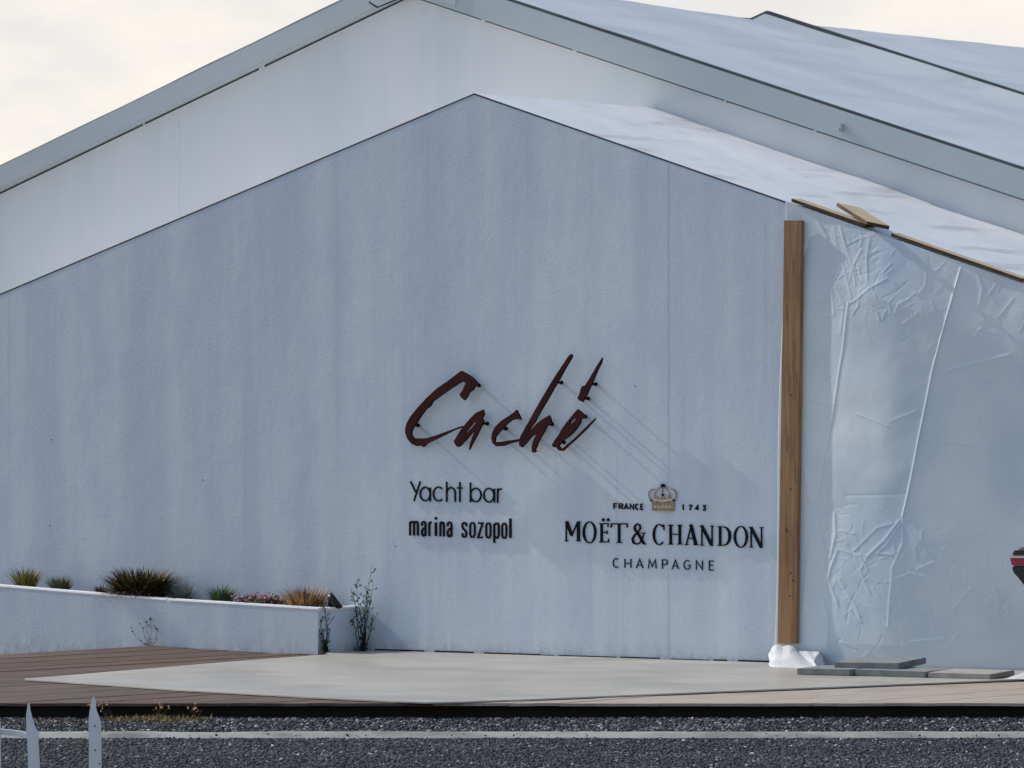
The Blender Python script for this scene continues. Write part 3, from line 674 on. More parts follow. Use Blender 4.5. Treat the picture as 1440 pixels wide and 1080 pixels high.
# ---------------------------------------------------------------- planter
pt = empty('planter', (XPC, YPC, 0)); tag(pt, 'white rendered planter wall with bright coping left of the signs', 'planter')
tops = [(-260, 802), (0, 823), (233, 842), (447, 855)]
tp3 = [onY(a, b, YPC) for a, b in tops]
xe = -13.0; sl0 = (tp3[1][2]-tp3[0][2])/(tp3[1][0]-tp3[0][0])
line = [(xe, tp3[0][2] + sl0*(xe-tp3[0][0]))] + [(p[0], p[2]) for p in tp3[:-1]] + [(XPC, tp3[3][2])]
capt = 0.024
m = MB(); m.prism([(xe, YPC, -0.3), (XPC, YPC, -0.3)] + [(x, YPC, z - capt) for x, z in reversed(line)], (0, 0.13, 0))
m.build('front_wall', M['planter'], pt)
zc = line[-1][1]; zc2 = onX(548, 850, XPC)[2]
m = MB(); m.prism([(XPC - 0.002, YPC + 0.132, -0.3), (XPC - 0.002, -0.004, -0.3), (XPC - 0.002, -0.004, zc2 - capt), (XPC - 0.002, YPC + 0.132, zc - capt)], (-0.12, 0, 0))
m.build('return_wall', M['planter'], pt)
xj = tp3[2][0]
def coping(pts):
    m = MB(); y0, y1 = YPC - 0.003, YPC + 0.145
    m.prism([(x, y0, z - capt + 0.001) for x, z in pts] + [(x, y0, z) for x, z in reversed(pts)], (0, y1 - y0, 0))
    m.build('coping', M['cap'], pt, bevel=0.010)
coping(line[:3] + [(xj - 0.008, line[3][1])]); coping([(xj + 0.008, line[3][1]), (XPC + 0.014, zc)])
m = MB(); m.prism([(XPC + 0.014, YPC + 0.148, zc - capt + .001), (XPC + 0.014, -0.004, zc2 - capt + .001), (XPC + 0.014, -0.004, zc2), (XPC + 0.014, YPC + 0.148, zc)], (-0.15, 0, 0))
m.build('coping', M['cap'], pt, bevel=0.010)
zsoil = lambda x: float(np.interp(x, [p[0] for p in line], [p[1] for p in line])) - 0.05
m = MB(); sx = [xe + 0.1] + [p[0] for p in tp3[:-1]] + [XPC - 0.13]
m.prism([(x, YPC + 0.13, zsoil(x)) for x in sx] + [(x, YPC + 0.13, -0.2) for x in reversed(sx)], (0, -YPC - 0.135, 0))
m.build('soil', M['soil'], pt)

# ---------------------------------------------------------------- plants
YPL = YPC * 0.52
def blade(mb, p, az, lean, h, wd, mi, g, segs=4, curl=0.6):
    d = Vector((math.cos(az), math.sin(az), 0)); s = Vector((-d.y, d.x, 0))
    P = []
    pos = Vector(p); ang = lean
    for i in range(segs + 1):
        w_ = wd * (1 - (i / segs) ** 1.6) + 0.0006
        P += [pos - s * w_ / 2, pos + s * w_ / 2]
        pos = pos + (d * math.sin(ang) + Vector((0, 0, 1)) * math.cos(ang)) * (h / segs); ang += curl / segs
    mb.add(P, [(2*i, 2*i+1, 2*i+3, 2*i+2) for i in range(segs)], mi)
def tuft(name, px, py, wpx, hpx, n, mats, seed, label, wd=0.006, lean=0.75, curl=0.7, probs=None, basefrac=0.35, cat='plant', flower=None):
    g = random.Random(seed); b = onY(px, py, YPL); sc_ = 165.0
    W = 1.22 * wpx / sc_; Hh = 1.12 * hpx / sc_; zb = zsoil(b[0]) - 0.01; extra = max(0, b[2] - zb)
    o = empty(name, (b[0], YPL, zb)); tag(o, label, cat, 'plants in the planter')
    m = MB(); n = int(n * 1.5); wd = wd * 1.35
    for i in range(n):
        r = W * 0.5 * basefrac * math.sqrt(g.random()); a = g.uniform(0, 6.283)
        az = a + g.uniform(-.6, .6); ln_ = lean * g.random() ** 0.7 * (0.5 + r / (W * .5 * basefrac + 1e-6) * .5)
        h = (Hh + extra) * g.uniform(0.6, 1.08) / max(0.55, math.cos(ln_ * 0.8))
        if ln_ > 0.3: h = min(h, (W * .56 + extra) / max(0.3, math.sin(ln_ + curl * .3)))
        mi = g.choices(range(len(mats)), probs)[0] if probs else g.randrange(len(mats))
        blade(m, (b[0] + r*math.cos(a), YPL + r*math.sin(a), zb), az, ln_, h, wd * g.uniform(.7, 1.3), mi, g, 4, curl * g.uniform(.4, 1.3))
    m.build('foliage', None, o, mats=[M[k] for k in mats], recalc=False)
    if flower:
        fm = MB(); nn, fmats, fs = flower
        for i in range(nn):
            x = b[0] + g.uniform(-.5, .5) * W; y = YPL + g.uniform(-.5, .5) * 0.3; z = zb + extra + Hh * g.uniform(0.15, 1.0) * (1 - 0.5*abs((x-b[0])/W))
            for k in range(4):
                a = g.uniform(0, 6.28); c_ = Vector((x, y, z)); u1 = Vector((math.cos(a), math.sin(a), g.uniform(-.5, .8))).normalized(); u2 = u1.orthogonal().normalized()
                s_ = fs * g.uniform(.6, 1.2); fm.add([c_ - u2*s_*.4, c_ + u1*s_*.7 - u2*s_*.3, c_ + u1*s_*1.1, c_ + u1*s_*.7 + u2*s_*.5, c_ + u2*s_*.4], [(0, 1, 2, 3, 4)], g.randrange(len(fmats)))
        fm.build('blossom', None, o, mats=[M[k] for k in fmats], recalc=False)
    return o
tuft('ornamental_grass', 37, 823, 46, 27, 260, ['g_yel', 'g_olive', 'g_grey'], 1, 'yellow green grass tuft at the far left of the planter', 0.006, probs=(5, 3, 2))
tuft('ornamental_grass', 85, 828, 46, 20, 230, ['g_grey', 'g_olive', 'g_brown'], 2, 'low grey olive tuft beside the yellow green grass', 0.006, probs=(4, 3, 2))
tuft('withered_plant', 143, 832, 20, 10, 90, ['g_brown', 'g_dark'], 3, 'tiny withered brown plant left of the big shrub', 0.008)
tuft('spiky_shrub', 198, 836, 64, 40, 1000, ['g_olive', 'g_dark', 'g_brown', 'g_tan'], 4, 'largest dark olive spiky shrub in the planter', 0.017, 1.15, 0.9, probs=(4, 6, 2, .9), basefrac=0.62)
tuft('silver_grass', 256, 842, 40, 26, 120, ['g_silver', 'g_grey', 'g_dark'], 5, 'thin silvery grass tuft right of the big shrub', 0.005, probs=(4, 4, 1))
tuft('green_grass', 312, 846, 46, 23, 300, ['g_grn', 'g_silver', 'g_dark'], 6, 'fresh green grass tuft in the middle of the planter', 0.006, probs=(6, 2, 2))
tuft('flowering_plant', 366, 850, 66, 15, 200, ['g_dark', 'g_grn', 'g_brown'], 7, 'low plant covered with small red and pink blossoms', 0.009, 0.9, 0.6, basefrac=0.9, flower=(120, ['petal', 'petal', 'petal2'], 0.018))
tuft('dry_grass', 430, 852, 62, 27, 420, ['g_tan', 'g_brown', 'g_tan'], 8, 'dry tan grass tuft beside the lamp', 0.006, 0.8, 0.6, basefrac=0.6)

def weed(name, base, stems, mats, seed, label, leafn=10, leafs=0.04, rad=0.004, spray=6, cat='weed', group=None, seed_r=0.008):
    g = random.Random(seed); o = empty(name, base); tag(o, label, cat, group); base = Vector(base)
    sm = MB(); lm = MB()
    for (dx, dy, h, bend) in stems:
        p = base + Vector((dx, dy, 0)) * 0.3; pts = [p.copy()]; n = 9; ang = g.uniform(0, 6.28)
        for i in range(n):
            k = (i + 1) / n
            p = p + Vector((dx*.7/n + bend*k/n*h + g.uniform(-.012, .012), dy*.7/n + g.uniform(-.008, .008), h/n)); pts.append(p.copy())
        sm.tube(pts, [rad*(1 - .75*i/n) for i in range(n + 1)], 5)
        for i in range(leafn):
            k = g.random() ** 1.3 * 0.72; q = pts[min(n, int(k*n))].lerp(pts[min(n, int(k*n)+1)], k*n % 1)
            a = g.uniform(0, 6.28); u1 = Vector((math.cos(a), math.sin(a), g.uniform(-.2, .7))).normalized(); u2 = u1.cross(Vector((0, 0, 1))).normalized()
            s_ = leafs * g.uniform(.5, 1.2) * (1.15 - k)
            lm.add([q, q + u1*s_*.45 + u2*s_*.24, q + u1*s_, q + u1*s_*.5 - u2*s_*.24], [(0, 1, 2, 3)], 0)
        for i in range(spray):
            k = g.uniform(.62, 1); q = pts[min(n, int(k*n))]; a = g.uniform(0, 6.28); e = q + Vector((math.cos(a)*.04, math.sin(a)*.04, g.uniform(.01, .07))) * g.uniform(.5, 1.2)
            sm.tube([q, e], rad*.4, 4, cap=False)
            for r_ in range(3):
                c_ = e + Vector((g.uniform(-.008, .008), g.uniform(-.008, .008), g.uniform(-.008, .012))); s_ = seed_r
                lm.add([c_ + Vector((-s_, 0, 0)), c_ + Vector((0, -s_, -s_)), c_ + Vector((s_, 0, 0)), c_ + Vector((0, s_, s_))], [(0, 1, 2, 3)], 0)
    sm.build('stem', M[mats[0]], o, recalc=False); tag(lm.build('leaf_cluster', M[mats[1]], o, recalc=False), kind='stuff')
    return o
wb = onX(457, 919, XPC + 0.05)
weed('climbing_weed', (XPC + 0.05, wb[1], zs - .01), [(0.0, 0.02, .44, 0.0), (.03, -.02, .36, .05), (-.01, .02, .30, -.05), (.02, .02, .2, .2), (-.02, 0, .16, -.2)], ('g_dark', 'g_dark'), 21, 'dark leafy weed climbing the planter corner', 26, 0.06, 0.006, 3)
wb = onX(535, 917, XPC + 0.06)
weed('tall_weed', (XPC + 0.11, -0.17, zs - .01), [(0.05, 0.0, .76, .09), (.0, -.02, .62, -.07), (-.03, -.05, .55, -.06), (.06, .0, .60, .12), (.03, -.02, .5, .02), (-.03, -.06, .38, -.08), (.05, -.03, .40, .2), (.07, .0, .33, .1), (.0, -.1, .3, -.1)], ('g_dark', 'g_dark'), 22, 'tall spindly weed with bare flower stalks where planter meets wall', 26, 0.055, 0.0055, 7)
wb = onX(507, 918, XPC + 0.05)
weed('low_weed', (XPC + 0.06, wb[1], zs - .01), [(-.08, -.05, .08, -.3), (.03, .02, .07, .3), (.0, .06, .09, .2), (-.04, .1, .06, 0)], ('g_dark', 'g_dark'), 23, 'small dark weed at the foot of the planter between two taller weeds', 14, 0.045, 0.004, 0)
wb = onY(212, 909, YPC - 0.05)
weed('dry_weed', (wb[0], YPC - 0.05, back_z(wb[0])), [(-.1, -.02, .18, -.35), (-.05, 0, .24, -.15), (.02, 0, .26, .05), (.06, 0, .16, .15), (-.15, -.02, .10, -.5)], ('g_grey', 'g_dark'), 24, 'wispy dry weed leaning against the planter front', 8, 0.035, 0.0028, 2)

# flood lamp on the coping
lc = onY(470, 846, YPC + 0.28)
lamp = empty('garden_spotlight', (lc[0], lc[1], zc - 0.06)); tag(lamp, 'small black garden spotlight at the right end of the planter', 'spotlight')
hd = MB(); ax = Vector((0.55, 0.45, 0.55)).normalized(); cpos = Vector((lc[0], lc[1], zc + 0.045))
hd.tube([cpos - ax*.075, cpos - ax*.06, cpos - ax*.02, cpos + ax*.03], [.012, .045, .075, .082], 20); hdo = hd.build('lamp_head', M['lamp_black'], lamp, smooth=True)
gl = MB(); gl.tube([cpos + ax*.0305, cpos + ax*.033], [.076, .076], 20); gl.build('lamp_glass', M['lamp_glass'], hdo)
br = MB(); br.tube([cpos - ax*.02, (lc[0], lc[1], zc - .07)], .012, 8); br.box((lc[0]-.05, lc[1]-.02, zc-.012), (lc[0]+.05, lc[1]+.02, zc-.002)); br.build('lamp_bracket', M['lamp_black'], lamp)

# moss and debris by the terrace edge
def mosspatch(pxs, py, seed, label, mats, n, spread, hmax):
    g = random.Random(seed); m = MB()
    for i in range(n):
        px = g.triangular(*pxs); p = onZ(px, py + g.uniform(-spread, spread), ZG)
        blade(m, (p[0], p[1], ZG - .005), g.uniform(0, 6.28), g.uniform(.1, 1.1), hmax * g.uniform(.3, 1), 0.009, g.randrange(len(mats)), g, 3, .6)
    o = m.build('ground_moss', None, mats=[M[k] for k in mats], recalc=False); return tag(o, label, 'moss', kind='stuff')
mosspatch((145, 300, 215), 1014.5, 31, 'yellow green moss on the gravel under the terrace edge', ['moss', 'moss', 'g_olive', 'g_tan'], 1800, 2.4, 0.06)
mosspatch((-40, 150, 90), 1016, 33, 'dry brown grass litter on the gravel behind the fence pickets', ['g_brown', 'g_tan', 'g_brown', 'moss'], 900, 2.4, 0.035)
for (px, py, h, sd_, lab) in ((222, 1015, .125, 41, 'dead stalk with seed heads standing on the moss patch'), (276, 1014, .11, 42, 'thin dead stalk at the right end of the moss patch'), (148, 1014, .08, 43, 'short pale dead stalk right beside the taller picket')):
    b = onZ(px, py, ZG)
    weed('dead_stalk', (b[0], b[1], ZG), [(0.0, 0, h, .2), (.03, .02, h*.8, .5), (-.03, 0, h*.7, -.5)], ('g_brown', 'g_tan'), sd_, lab, 5, 0.022, 0.004, 2, cat='stalk', seed_r=0.005)

# ---------------------------------------------------------------- signs
def ribbon(pts, wid, closed=False):
    """centre line in px -> left/right outlines (mitred)"""
    P = [np.array(p, float) for p in pts]; n = len(P)
    if not hasattr(wid, '__len__'): wid = [wid] * n
    Lp, Rp = [], []
    for i in range(n):
        a = P[i-1] if (i > 0 or closed) else None; b = P[(i+1) % n] if (i < n-1 or closed) else None
        d1 = (P[i]-a)/max(1e-6, np.linalg.norm(P[i]-a)) if a is not None else None
        d2 = (b-P[i])/max(1e-6, np.linalg.norm(b-P[i])) if b is not None else None
        if d1 is None: d1 = d2
        if d2 is None: d2 = d1
        n1v = np.array([-d1[1], d1[0]]); n2v = np.array([-d2[1], d2[0]]); mv = n1v + n2v
        ml = np.linalg.norm(mv); mv = n1v if ml < 1e-3 else mv/ml
        k = 1/max(0.5, float(mv @ n1v)); h = wid[i]/2
        Lp.append(P[i] + mv*h*k); Rp.append(P[i] - mv*h*k)
    return Lp, Rp
class Glyph:
    def __init__(s, yf, th): s.mb = MB(); s.yf = yf; s.th = th; s.k = 0
    def W(s, p): return onY(p[0], p[1], s.yf - 0.0004 * s.k)
    def stroke(s, pts, wid, closed=False):
        Lp, Rp = ribbon(pts, wid, closed); n = len(Lp); fr_ = [s.W(p) for p in Lp] + [s.W(p) for p in Rp]
        bk = [q + np.array([0, s.th, 0]) for q in fr_]; v = fr_ + bk; f = []
        m = n if closed else n - 1
        for i in range(m):
            j = (i + 1) % n
            f += [(i, j, n+j, n+i), (2*n+i, 3*n+i, 3*n+j, 2*n+j), (i, 2*n+i, 2*n+j, j), (n+i, n+j, 3*n+j, 3*n+i)]
        if not closed: f += [(0, n, 3*n, 2*n), (n-1, 3*n-1, 4*n-1, 2*n-1)]
        s.mb.add(v, f); s.k += 1
    def poly(s, pts, mi=0):
        s.mb.prism([s.W(p) for p in pts], (0, s.th, 0), mi); s.k += 1
    def build(s, name, mat, parent): return s.mb.build(name, mat, parent)
def arc(cx, cy, rx, ry, a0, a1, n=14):
    return [(cx + rx*math.cos(math.radians(a0 + (a1-a0)*i/n)), cy - ry*math.sin(math.radians(a0 + (a1-a0)*i/n))) for i in range(n + 1)]

# --- large script sign
A_ = lambda L_: [(560 + x/8.307, 510 + y/8.307) for x, y in L_]
B_ = lambda L_: [(680 + x/6.967, 490 + y/6.967) for x, y in L_]
outl = [
 A_([(735,95),(800,130),(860,170),(905,215),(935,258),(895,275),(865,320),(825,350),(800,405),(770,440),(735,405),(710,370),(740,335),(775,265),(790,238),(762,226),(745,222),(700,245),(600,310),(510,375),(400,455),(370,510),(320,545),(260,625),(215,700),(180,740),(155,800),(150,840),(175,880),(240,885),(330,880),(420,855),(530,815),(640,775),(742,738),(742,757),(650,790),(560,835),(450,890),(340,940),(290,985),(260,970),(210,975),(150,945),(105,890),(80,820),(80,770),(100,700),(140,630),(220,530),(330,410),(450,300),(560,225),(660,150)]),
 A_([(985,548),(1002,600),(975,650),(1000,690),(975,725),(945,790),(900,875),(860,950),(825,1020),(835,950),(860,880),(893,790),(850,830),(780,910),(710,985),(680,980),(645,920),(670,880),(720,795),(760,745),(820,672),(868,708),(815,772),(772,822),(805,812),(860,757),(907,695),(903,684),(870,704),(824,668),(900,590)]),
 B_([(320,600),(340,640),(368,700),(330,690),(270,705),(220,745),(180,790),(140,830),(115,870),(108,915),(170,915),(250,900),(338,888),(338,910),(260,930),(190,955),(120,960),(85,925),(75,880),(80,830),(110,770),(170,710),(240,665),(290,630)]),
 B_([(855,55),(868,72),(850,110),(800,190),(760,265),(725,325),(690,385),(625,500),(560,610),(500,720),(460,775),(430,820),(470,790),(520,735),(580,690),(640,655),(655,690),(665,738),(625,745),(595,810),(550,880),(520,950),(500,1003),(521,1000),(490,1022),(470,1010),(470,960),(485,900),(525,825),(470,860),(420,920),(375,970),(350,955),(345,900),(360,860),(410,770),(450,700),(510,590),(580,470),(650,350),(720,240),(780,150),(830,75)]),
 B_([(920,595),(960,630),(995,665),(985,685),(955,690),(940,740),(890,810),(850,850),(790,890),(765,912),(735,955),(760,985),(790,965),(850,915),(930,840),(1020,750),(1095,680),(1085,700),(1000,795),(900,890),(820,960),(775,1005),(735,1000),(705,965),(690,970),(665,950),(690,905),(735,845),(770,780),(830,700),(851,718),(836,750),(856,741),(896,700),(906,675),(880,689),(853,715),(834,696),(880,640)]),
 B_([(1160,90),(1150,140),(1110,220),(1085,280),(1060,345),(1030,400),(1010,450),(985,490),(970,525),(945,515),(918,490),(935,450),(960,370),(990,365),(1020,320),(1070,235),(1120,150)])]
YS = -0.095
so_ = onY(568, 628, YS)
sign = empty('script_sign', (so_[0], YS, so_[2])); tag(sign, 'large dark red script lettering standing off the wall on pins', 'sign')
for ol in outl:
    G = MB(); n = len(ol); fr_ = [onY(*p, YS) for p in ol]
    v = fr_ + [q + np.array([0, 0.022, 0]) for q in fr_]
    G.add(v, [tuple(range(n))], 0)
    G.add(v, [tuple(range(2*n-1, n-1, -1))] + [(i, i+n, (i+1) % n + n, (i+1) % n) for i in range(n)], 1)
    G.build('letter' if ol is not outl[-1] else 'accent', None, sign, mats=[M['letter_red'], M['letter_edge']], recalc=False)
for p in A_([(236,732), (1046,712), (948,264)]) + B_([(766,334), (1104,350), (1030,490), (224,785), (1003,668), (676,742), (790,920)]):
    c = onY(p[0], p[1], 0)
    m = MB(); m.tube([(c[0], YS + 0.02, c[2]), (c[0], 0.003, c[2])], 0.010, 8); m.tube([(c[0], -0.012, c[2]), (c[0], -0.001, c[2])], 0.017, 10)
    m.build('standoff_pin', M['letter_edge'], sign)

# --- thin round lettering
def P3(L_): return [(570 + x/9, 670 + y/9) for x, y in L_]
def new_sign(name, px, py, label):
    q = onY(px, py, 0); e = empty(name, (q[0], -0.02, q[2])); tag(e, label, 'sign'); return e
s2 = new_sign('text_sign', 577, 707, 'thin black rounded lettering Yacht bar on the wall')
def circ(cx, cy, rx, ry): return arc(cx, cy, rx, ry, 0, 348, 26)
glyphs = [
 [P3([(62,62),(128,200)]), P3([(186,62),(105,312)])],
 [('o', P3(arc(248, 222, 62, 85, 0, 345, 24))), P3([(312,140),(312,318)])],
 [P3(arc(418, 222, 66, 88, 48, 312, 22))],
 [P3([(520,66),(520,322)]), P3([(520,215),(528,180),(545,152),(575,140),(605,152),(622,180),(627,215),(627,322)])],
 [P3([(687,72),(687,325)]), P3([(650,146),(718,146)])],
 [P3([(821,76),(821,328)]), ('o', P3(arc(888, 235, 66, 85, 0, 345, 24)))],
 [('o', P3(arc(1054, 238, 64, 86, 0, 345, 24))), P3([(1124,152),(1124,332)])],
 [P3([(1165,150),(1165,335)]), P3([(1165,215),(1172,180),(1190,162),(1218,158)])],
]
for gl_ in glyphs:
    G = Glyph(-0.010, 0.008)
    for st in gl_:
        if isinstance(st, tuple) and st[0] == 'o': G.stroke(st[1], 2.1, True)
        else: G.stroke(st, 2.1)
    G.build('letter', M['letter_black'], s2)

# --- condensed bold lettering
def cond(ch, x0, x1, yt, yb, w):
    h = w / 2; X = lambda u: x0 + h + (x1 - x0 - w) * u; Yv = lambda v_: yb - h*0.7 - (yb - yt - w*0.7*2*0.5 - h*0.0) * v_
    U = lambda L_: [(X(u), Yv(v_)) for u, v_ in L_]
    if ch == 'm': return [U([(0,0),(0,1)]), U([(0,.86),(.2,1),(.42,.98),(.5,.84),(.5,0)]), U([(.5,.84),(.7,1),(.92,.98),(1,.84),(1,0)])]
    if ch == 'n': return [U([(0,0),(0,1)]), U([(0,.84),(.35,1),(.8,.98),(1,.84),(1,0)])]
    if ch == 'r': return [U([(0,0),(0,1)]), U([(0,.80),(.4,.96),(1,1)])]
    if ch == 'a': return [U([(0,.72),(.05,.93),(.35,1),(.7,1),(1,.90),(1,0)]), U([(1,.60),(.35,.52),(0,.36),(.02,.10),(.4,0),(.8,.05),(1,.2)])]
    if ch == 'o': return [('o', U([(0,.82),(.25,1),(.75,1),(1,.82),(1,.18),(.75,0),(.25,0),(0,.18)]))]
    if ch == 'z': return [U([(0,1),(1,1),(0,0),(1,0)])]
    if ch == 's': return [U([(1,.76),(.9,.95),(.5,1),(.1,.95),(0,.76),(.2,.58),(.8,.42),(1,.24),(.9,.05),(.5,0),(.1,.05),(0,.26)])]
    if ch == 'p': return [U([(0,-.36),(0,1)]), U([(0,.88),(.4,1),(.8,1),(1,.84),(1,.16),(.8,0),(.4,0),(0,.12)])]
    if ch == 'i': return [U([(.5,0),(.5,1)]), U([(.5,1.2),(.5,1.38)])]
    if ch == 'l': return [U([(.5,0),(.5,1.38)])]
s3 = new_sign('text_sign', 575, 757, 'condensed bold black lettering marina sozopol below the thin lettering')
Z3 = lambda x: 570 + x/9
for ch, a, b in (('m',45,165),('a',195,262),('r',288,338),('i',362,402),('n',428,494),('a',520,590),('s',705,780),('o',805,885),('z',905,985),('o',1008,1085),('p',1110,1188),('o',1210,1285),('l',1308,1342)):
    xm = (a + b) / 2; yt = 670 + (563 + 28 * (xm - 45) / 1300) / 9; yb = 670 + (755 + 35 * (xm - 45) / 1300) / 9
    w_ = 2.5 if ch not in 'il' else 3.1
    G = Glyph(-0.012, 0.010)
    for st in cond(ch, Z3(a), Z3(b), yt, yb, w_):
        if isinstance(st, tuple) and st[0] == 'o': G.stroke(st[1], w_ * .92, True)
        else: G.stroke(st, w_)
    G.build('letter', M['letter_black'], s3)

# --- champagne sign
s4 = new_sign('champagne_sign', 795, 765, 'black serif champagne house lettering with gold crown beside the tarpaulin')
Q = lambda x, y: (770 + x/4.364, 660 + y/4.364)
def sans(ch):
    if ch == 'F': return [[(0,0),(0,1),(1,1)], [(0,.52),(.8,.52)]]
    if ch == 'R': return [[(0,0),(0,1),(.6,1),(.9,.92),(.97,.75),(.85,.57),(.6,.5),(0,.5)], [(.5,.5),(1,0)]]
    if ch == 'A': return [[(0,0),(.5,1),(1,0)], [(.2,.33),(.8,.33)]]
    if ch == 'N': return [[(0,0),(0,1),(1,0),(1,1)]]
    if ch == 'C': return [[(.5+.5*math.cos(a), .5+.5*math.sin(a)) for a in np.radians(np.linspace(48, 312, 16))]]
    if ch == 'G': return [[(.5+.5*math.cos(a), .5+.5*math.sin(a)) for a in np.radians(np.linspace(48, 330, 16))] + [(.98,.45),(.6,.45)]]
    if ch == 'E': return [[(1,1),(0,1),(0,0),(1,0)], [(0,.52),(.85,.52)]]
    if ch == 'H': return [[(0,0),(0,1)], [(1,0),(1,1)], [(0,.5),(1,.5)]]
    if ch == 'M': return [[(0,0),(.1,1),(.5,.2),(.9,1),(1,0)]]
    if ch == 'P': return [[(0,0),(0,1),(.6,1),(.92,.92),(1,.74),(.92,.55),(.6,.46),(0,.46)]]
    if ch == '1': return [[(0,.74),(.6,1),(.6,0)]]
    if ch == '7': return [[(0,1),(1,1),(.35,0)]]
    if ch == '4': return [[(.75,0),(.75,1),(0,.3),(1,.3)]]
    if ch == '3': return [[(0,1),(.9,1),(.4,.6),(.75,.56),(.97,.32),(.78,.06),(.4,0),(0,.12)]]
def put_sans(ch, xa, xb, yt, yb, w_, mat):
    (x0, y0), (x1, y1) = Q(xa, yt), Q(xb, yb); h = w_/2; G = Glyph(-0.009, 0.007)
    for st in sans(ch): G.stroke([(x0 + h + (x1-x0-w_)*u, y1 - h - (y1-y0-w_)*v_) for u, v_ in st], w_)
    G.build('letter', mat, s4)
for ch, a, b in zip('FRANCE', (402,435,466,502,535,567), (430,464,497,530,562,588)): put_sans(ch, a, b, 207+(a-402)*.02, 247+(a-402)*.02, 1.7, M['letter_black'])
for ch, a, b in zip('1743', (821,862,902,947), (839,886,929,972)): put_sans(ch, a, b, 216+(a-821)*.02, 253+(a-821)*.02, 1.8, M['letter_black'])
for ch, a, b in zip('CHAMPAGNE', (398,470,540,615,700,760,833,908,988), (440,513,587,668,737,805,878,952,1022)): put_sans(ch, a, b, 544+(a-398)*.026, 606+(a-398)*.026, 1.45, M['letter_grey'])
# serif capitals
def serif(ch, x0, x1, yt, yb):
    W_ = x1 - x0; H_ = yb - yt; T, t = 3.4, 1.35
    X = lambda u: x0 + W_*u; Yv = lambda v_: yb - H_*v_
    S = []
    def st(L_, w): S.append(([(X(u), Yv(v_)) for u, v_ in L_], w, False))
    def stem(u, w=T, v0=0.0, v1=1.0, sw=3.6, top=True, bot=True):
        st([(u, v0), (u, v1)], w); k = sw / W_; e = 0.6/H_
        if bot: st([(u-k, v0+e), (u+k, v0+e)], 1.3)
        if top: st([(u-k, v1-e), (u+k, v1-e)], 1.3)
    def ring(cx, cy, rx, ry, a0=0, a1=346, closed=True, n=28):
        pts = [(X(cx + rx*math.cos(math.radians(a0+(a1-a0)*i/n))), Yv(cy + ry*math.sin(math.radians(a0+(a1-a0)*i/n)))) for i in range(n+1)]
        wd = [t + (T - t) * abs(math.cos(math.radians(a0+(a1-a0)*i/n))) ** 1.5 for i in range(n+1)]
        S.append((pts, wd, closed))
    if ch == 'M':
        stem(.10, 1.7, sw=2.4, top=False); st([(.02,.975),(.14,.975)], 1.3); st([(.12,1),(.45,.30)], 4.2); st([(.43,.26),(.84,1)], 1.7); stem(.87, 4.0, sw=3.0, top=False); st([(.80,.975),(1,.975)], 1.3)
    elif ch == 'O': ring(.5, .5, .5 - T/2/W_, .5 - t/2/H_ + .02)
    elif ch == 'E':
        stem(.25, T, top=False, bot=False); st([(.0,.975),(.93,.975)], 1.5); st([(.0,.025),(.95,.025)], 1.6); st([(.3,.52),(.8,.52)], 1.4)
        st([(.93,1),(.90,.80)], 1.5); st([(.95,0),(.98,.20)], 1.5); st([(.8,.62),(.8,.42)], 1.3)
        for u in (.42, .93): S.append((arc(X(u), Yv(1.17), 1.15, 1.3, 0, 330, 10), 1.6, True))
    elif ch == 'T':
        stem(.5, T, top=False, sw=4.0); st([(.0,.97),(1,.97)], 1.7); st([(.02,1),(.0,.78)], 1.6); st([(.98,1),(1,.78)], 1.6)
    elif ch == 'C':
        ring(.54, .5, .54 - T/2/W_, .5 - t/2/H_ + .02, 52, 312, False); st([(.90,1),(.93,.72)], 1.6)
    elif ch == 'H': stem(.2, T); stem(.8, T); st([(.2,.52),(.8,.52)], 1.4)
    elif ch == 'A':
        st([(.13,.0),(.5,1)], 1.6); st([(.46,1.03),(.84,0)], 4.2); st([(.26,.34),(.68,.34)], 1.3); st([(.0,.025),(.28,.025)], 1.3); st([(.66,.025),(1,.025)], 1.3)
    elif ch == 'N':
        stem(.17, 1.7, top=False, sw=2.6); st([(.0,.975),(.2,.975)], 1.3); st([(.15,1),(.86,0)], 4.0); st([(.88,-.02),(.88,1)], 1.7); st([(.74,.975),(1,.975)], 1.3)
    elif ch == 'D':
        stem(.2, T, top=False, bot=False); S.append(([(X(.0), Yv(.97)), (X(.45), Yv(.97)), (X(.70), Yv(.90)), (X(.86), Yv(.72)), (X(.90), Yv(.5)), (X(.86), Yv(.28)), (X(.70), Yv(.10)), (X(.45), Yv(.03)), (X(.0), Yv(.03))], [1.4, 1.5, 2.4, 3.6, 4.0, 3.6, 2.4, 1.5, 1.4], False))
    elif ch == '&':
        S.append(([(X(u), Yv(v_)) for u, v_ in ((1,0),(.85,.05),(.45,.52),(.22,.72),(.22,.88),(.40,.99),(.58,.92),(.62,.78),(.5,.62),(.2,.44),(.06,.26),(.12,.08),(.34,.0),(.56,.06),(.76,.26),(.86,.50))], [1.6,3.4,3.6,3.2,2.6,1.6,2.2,2.6,1.8,2.4,3.2,3.0,1.7,1.8,1.7,1.5], False))
        st([(.66,.54),(1,.54)], 1.4)
    return S
for ch, a, b, yt, yb in (('M',103,200,320,442),('O',213,298,322,452),('E',315,374,330,449),('T',388,487,331,452),('&',515,600,333,460),('C',643,718,338,463),('H',735,828,340,462),('A',838,922,342,465),('N',930,1018,345,468),('D',1040,1125,349,470),('O',1140,1228,350,479),('N',1232,1322,354,480)):
    (x0, y0), (x1, y1) = Q(a, yt), Q(b, yb); G = Glyph(-0.011, 0.008)
    for pts, w_, cl in serif(ch, x0, x1, y0, y1): G.stroke(pts, w_, cl)
    G.build('letter', M['letter_black'], s4)
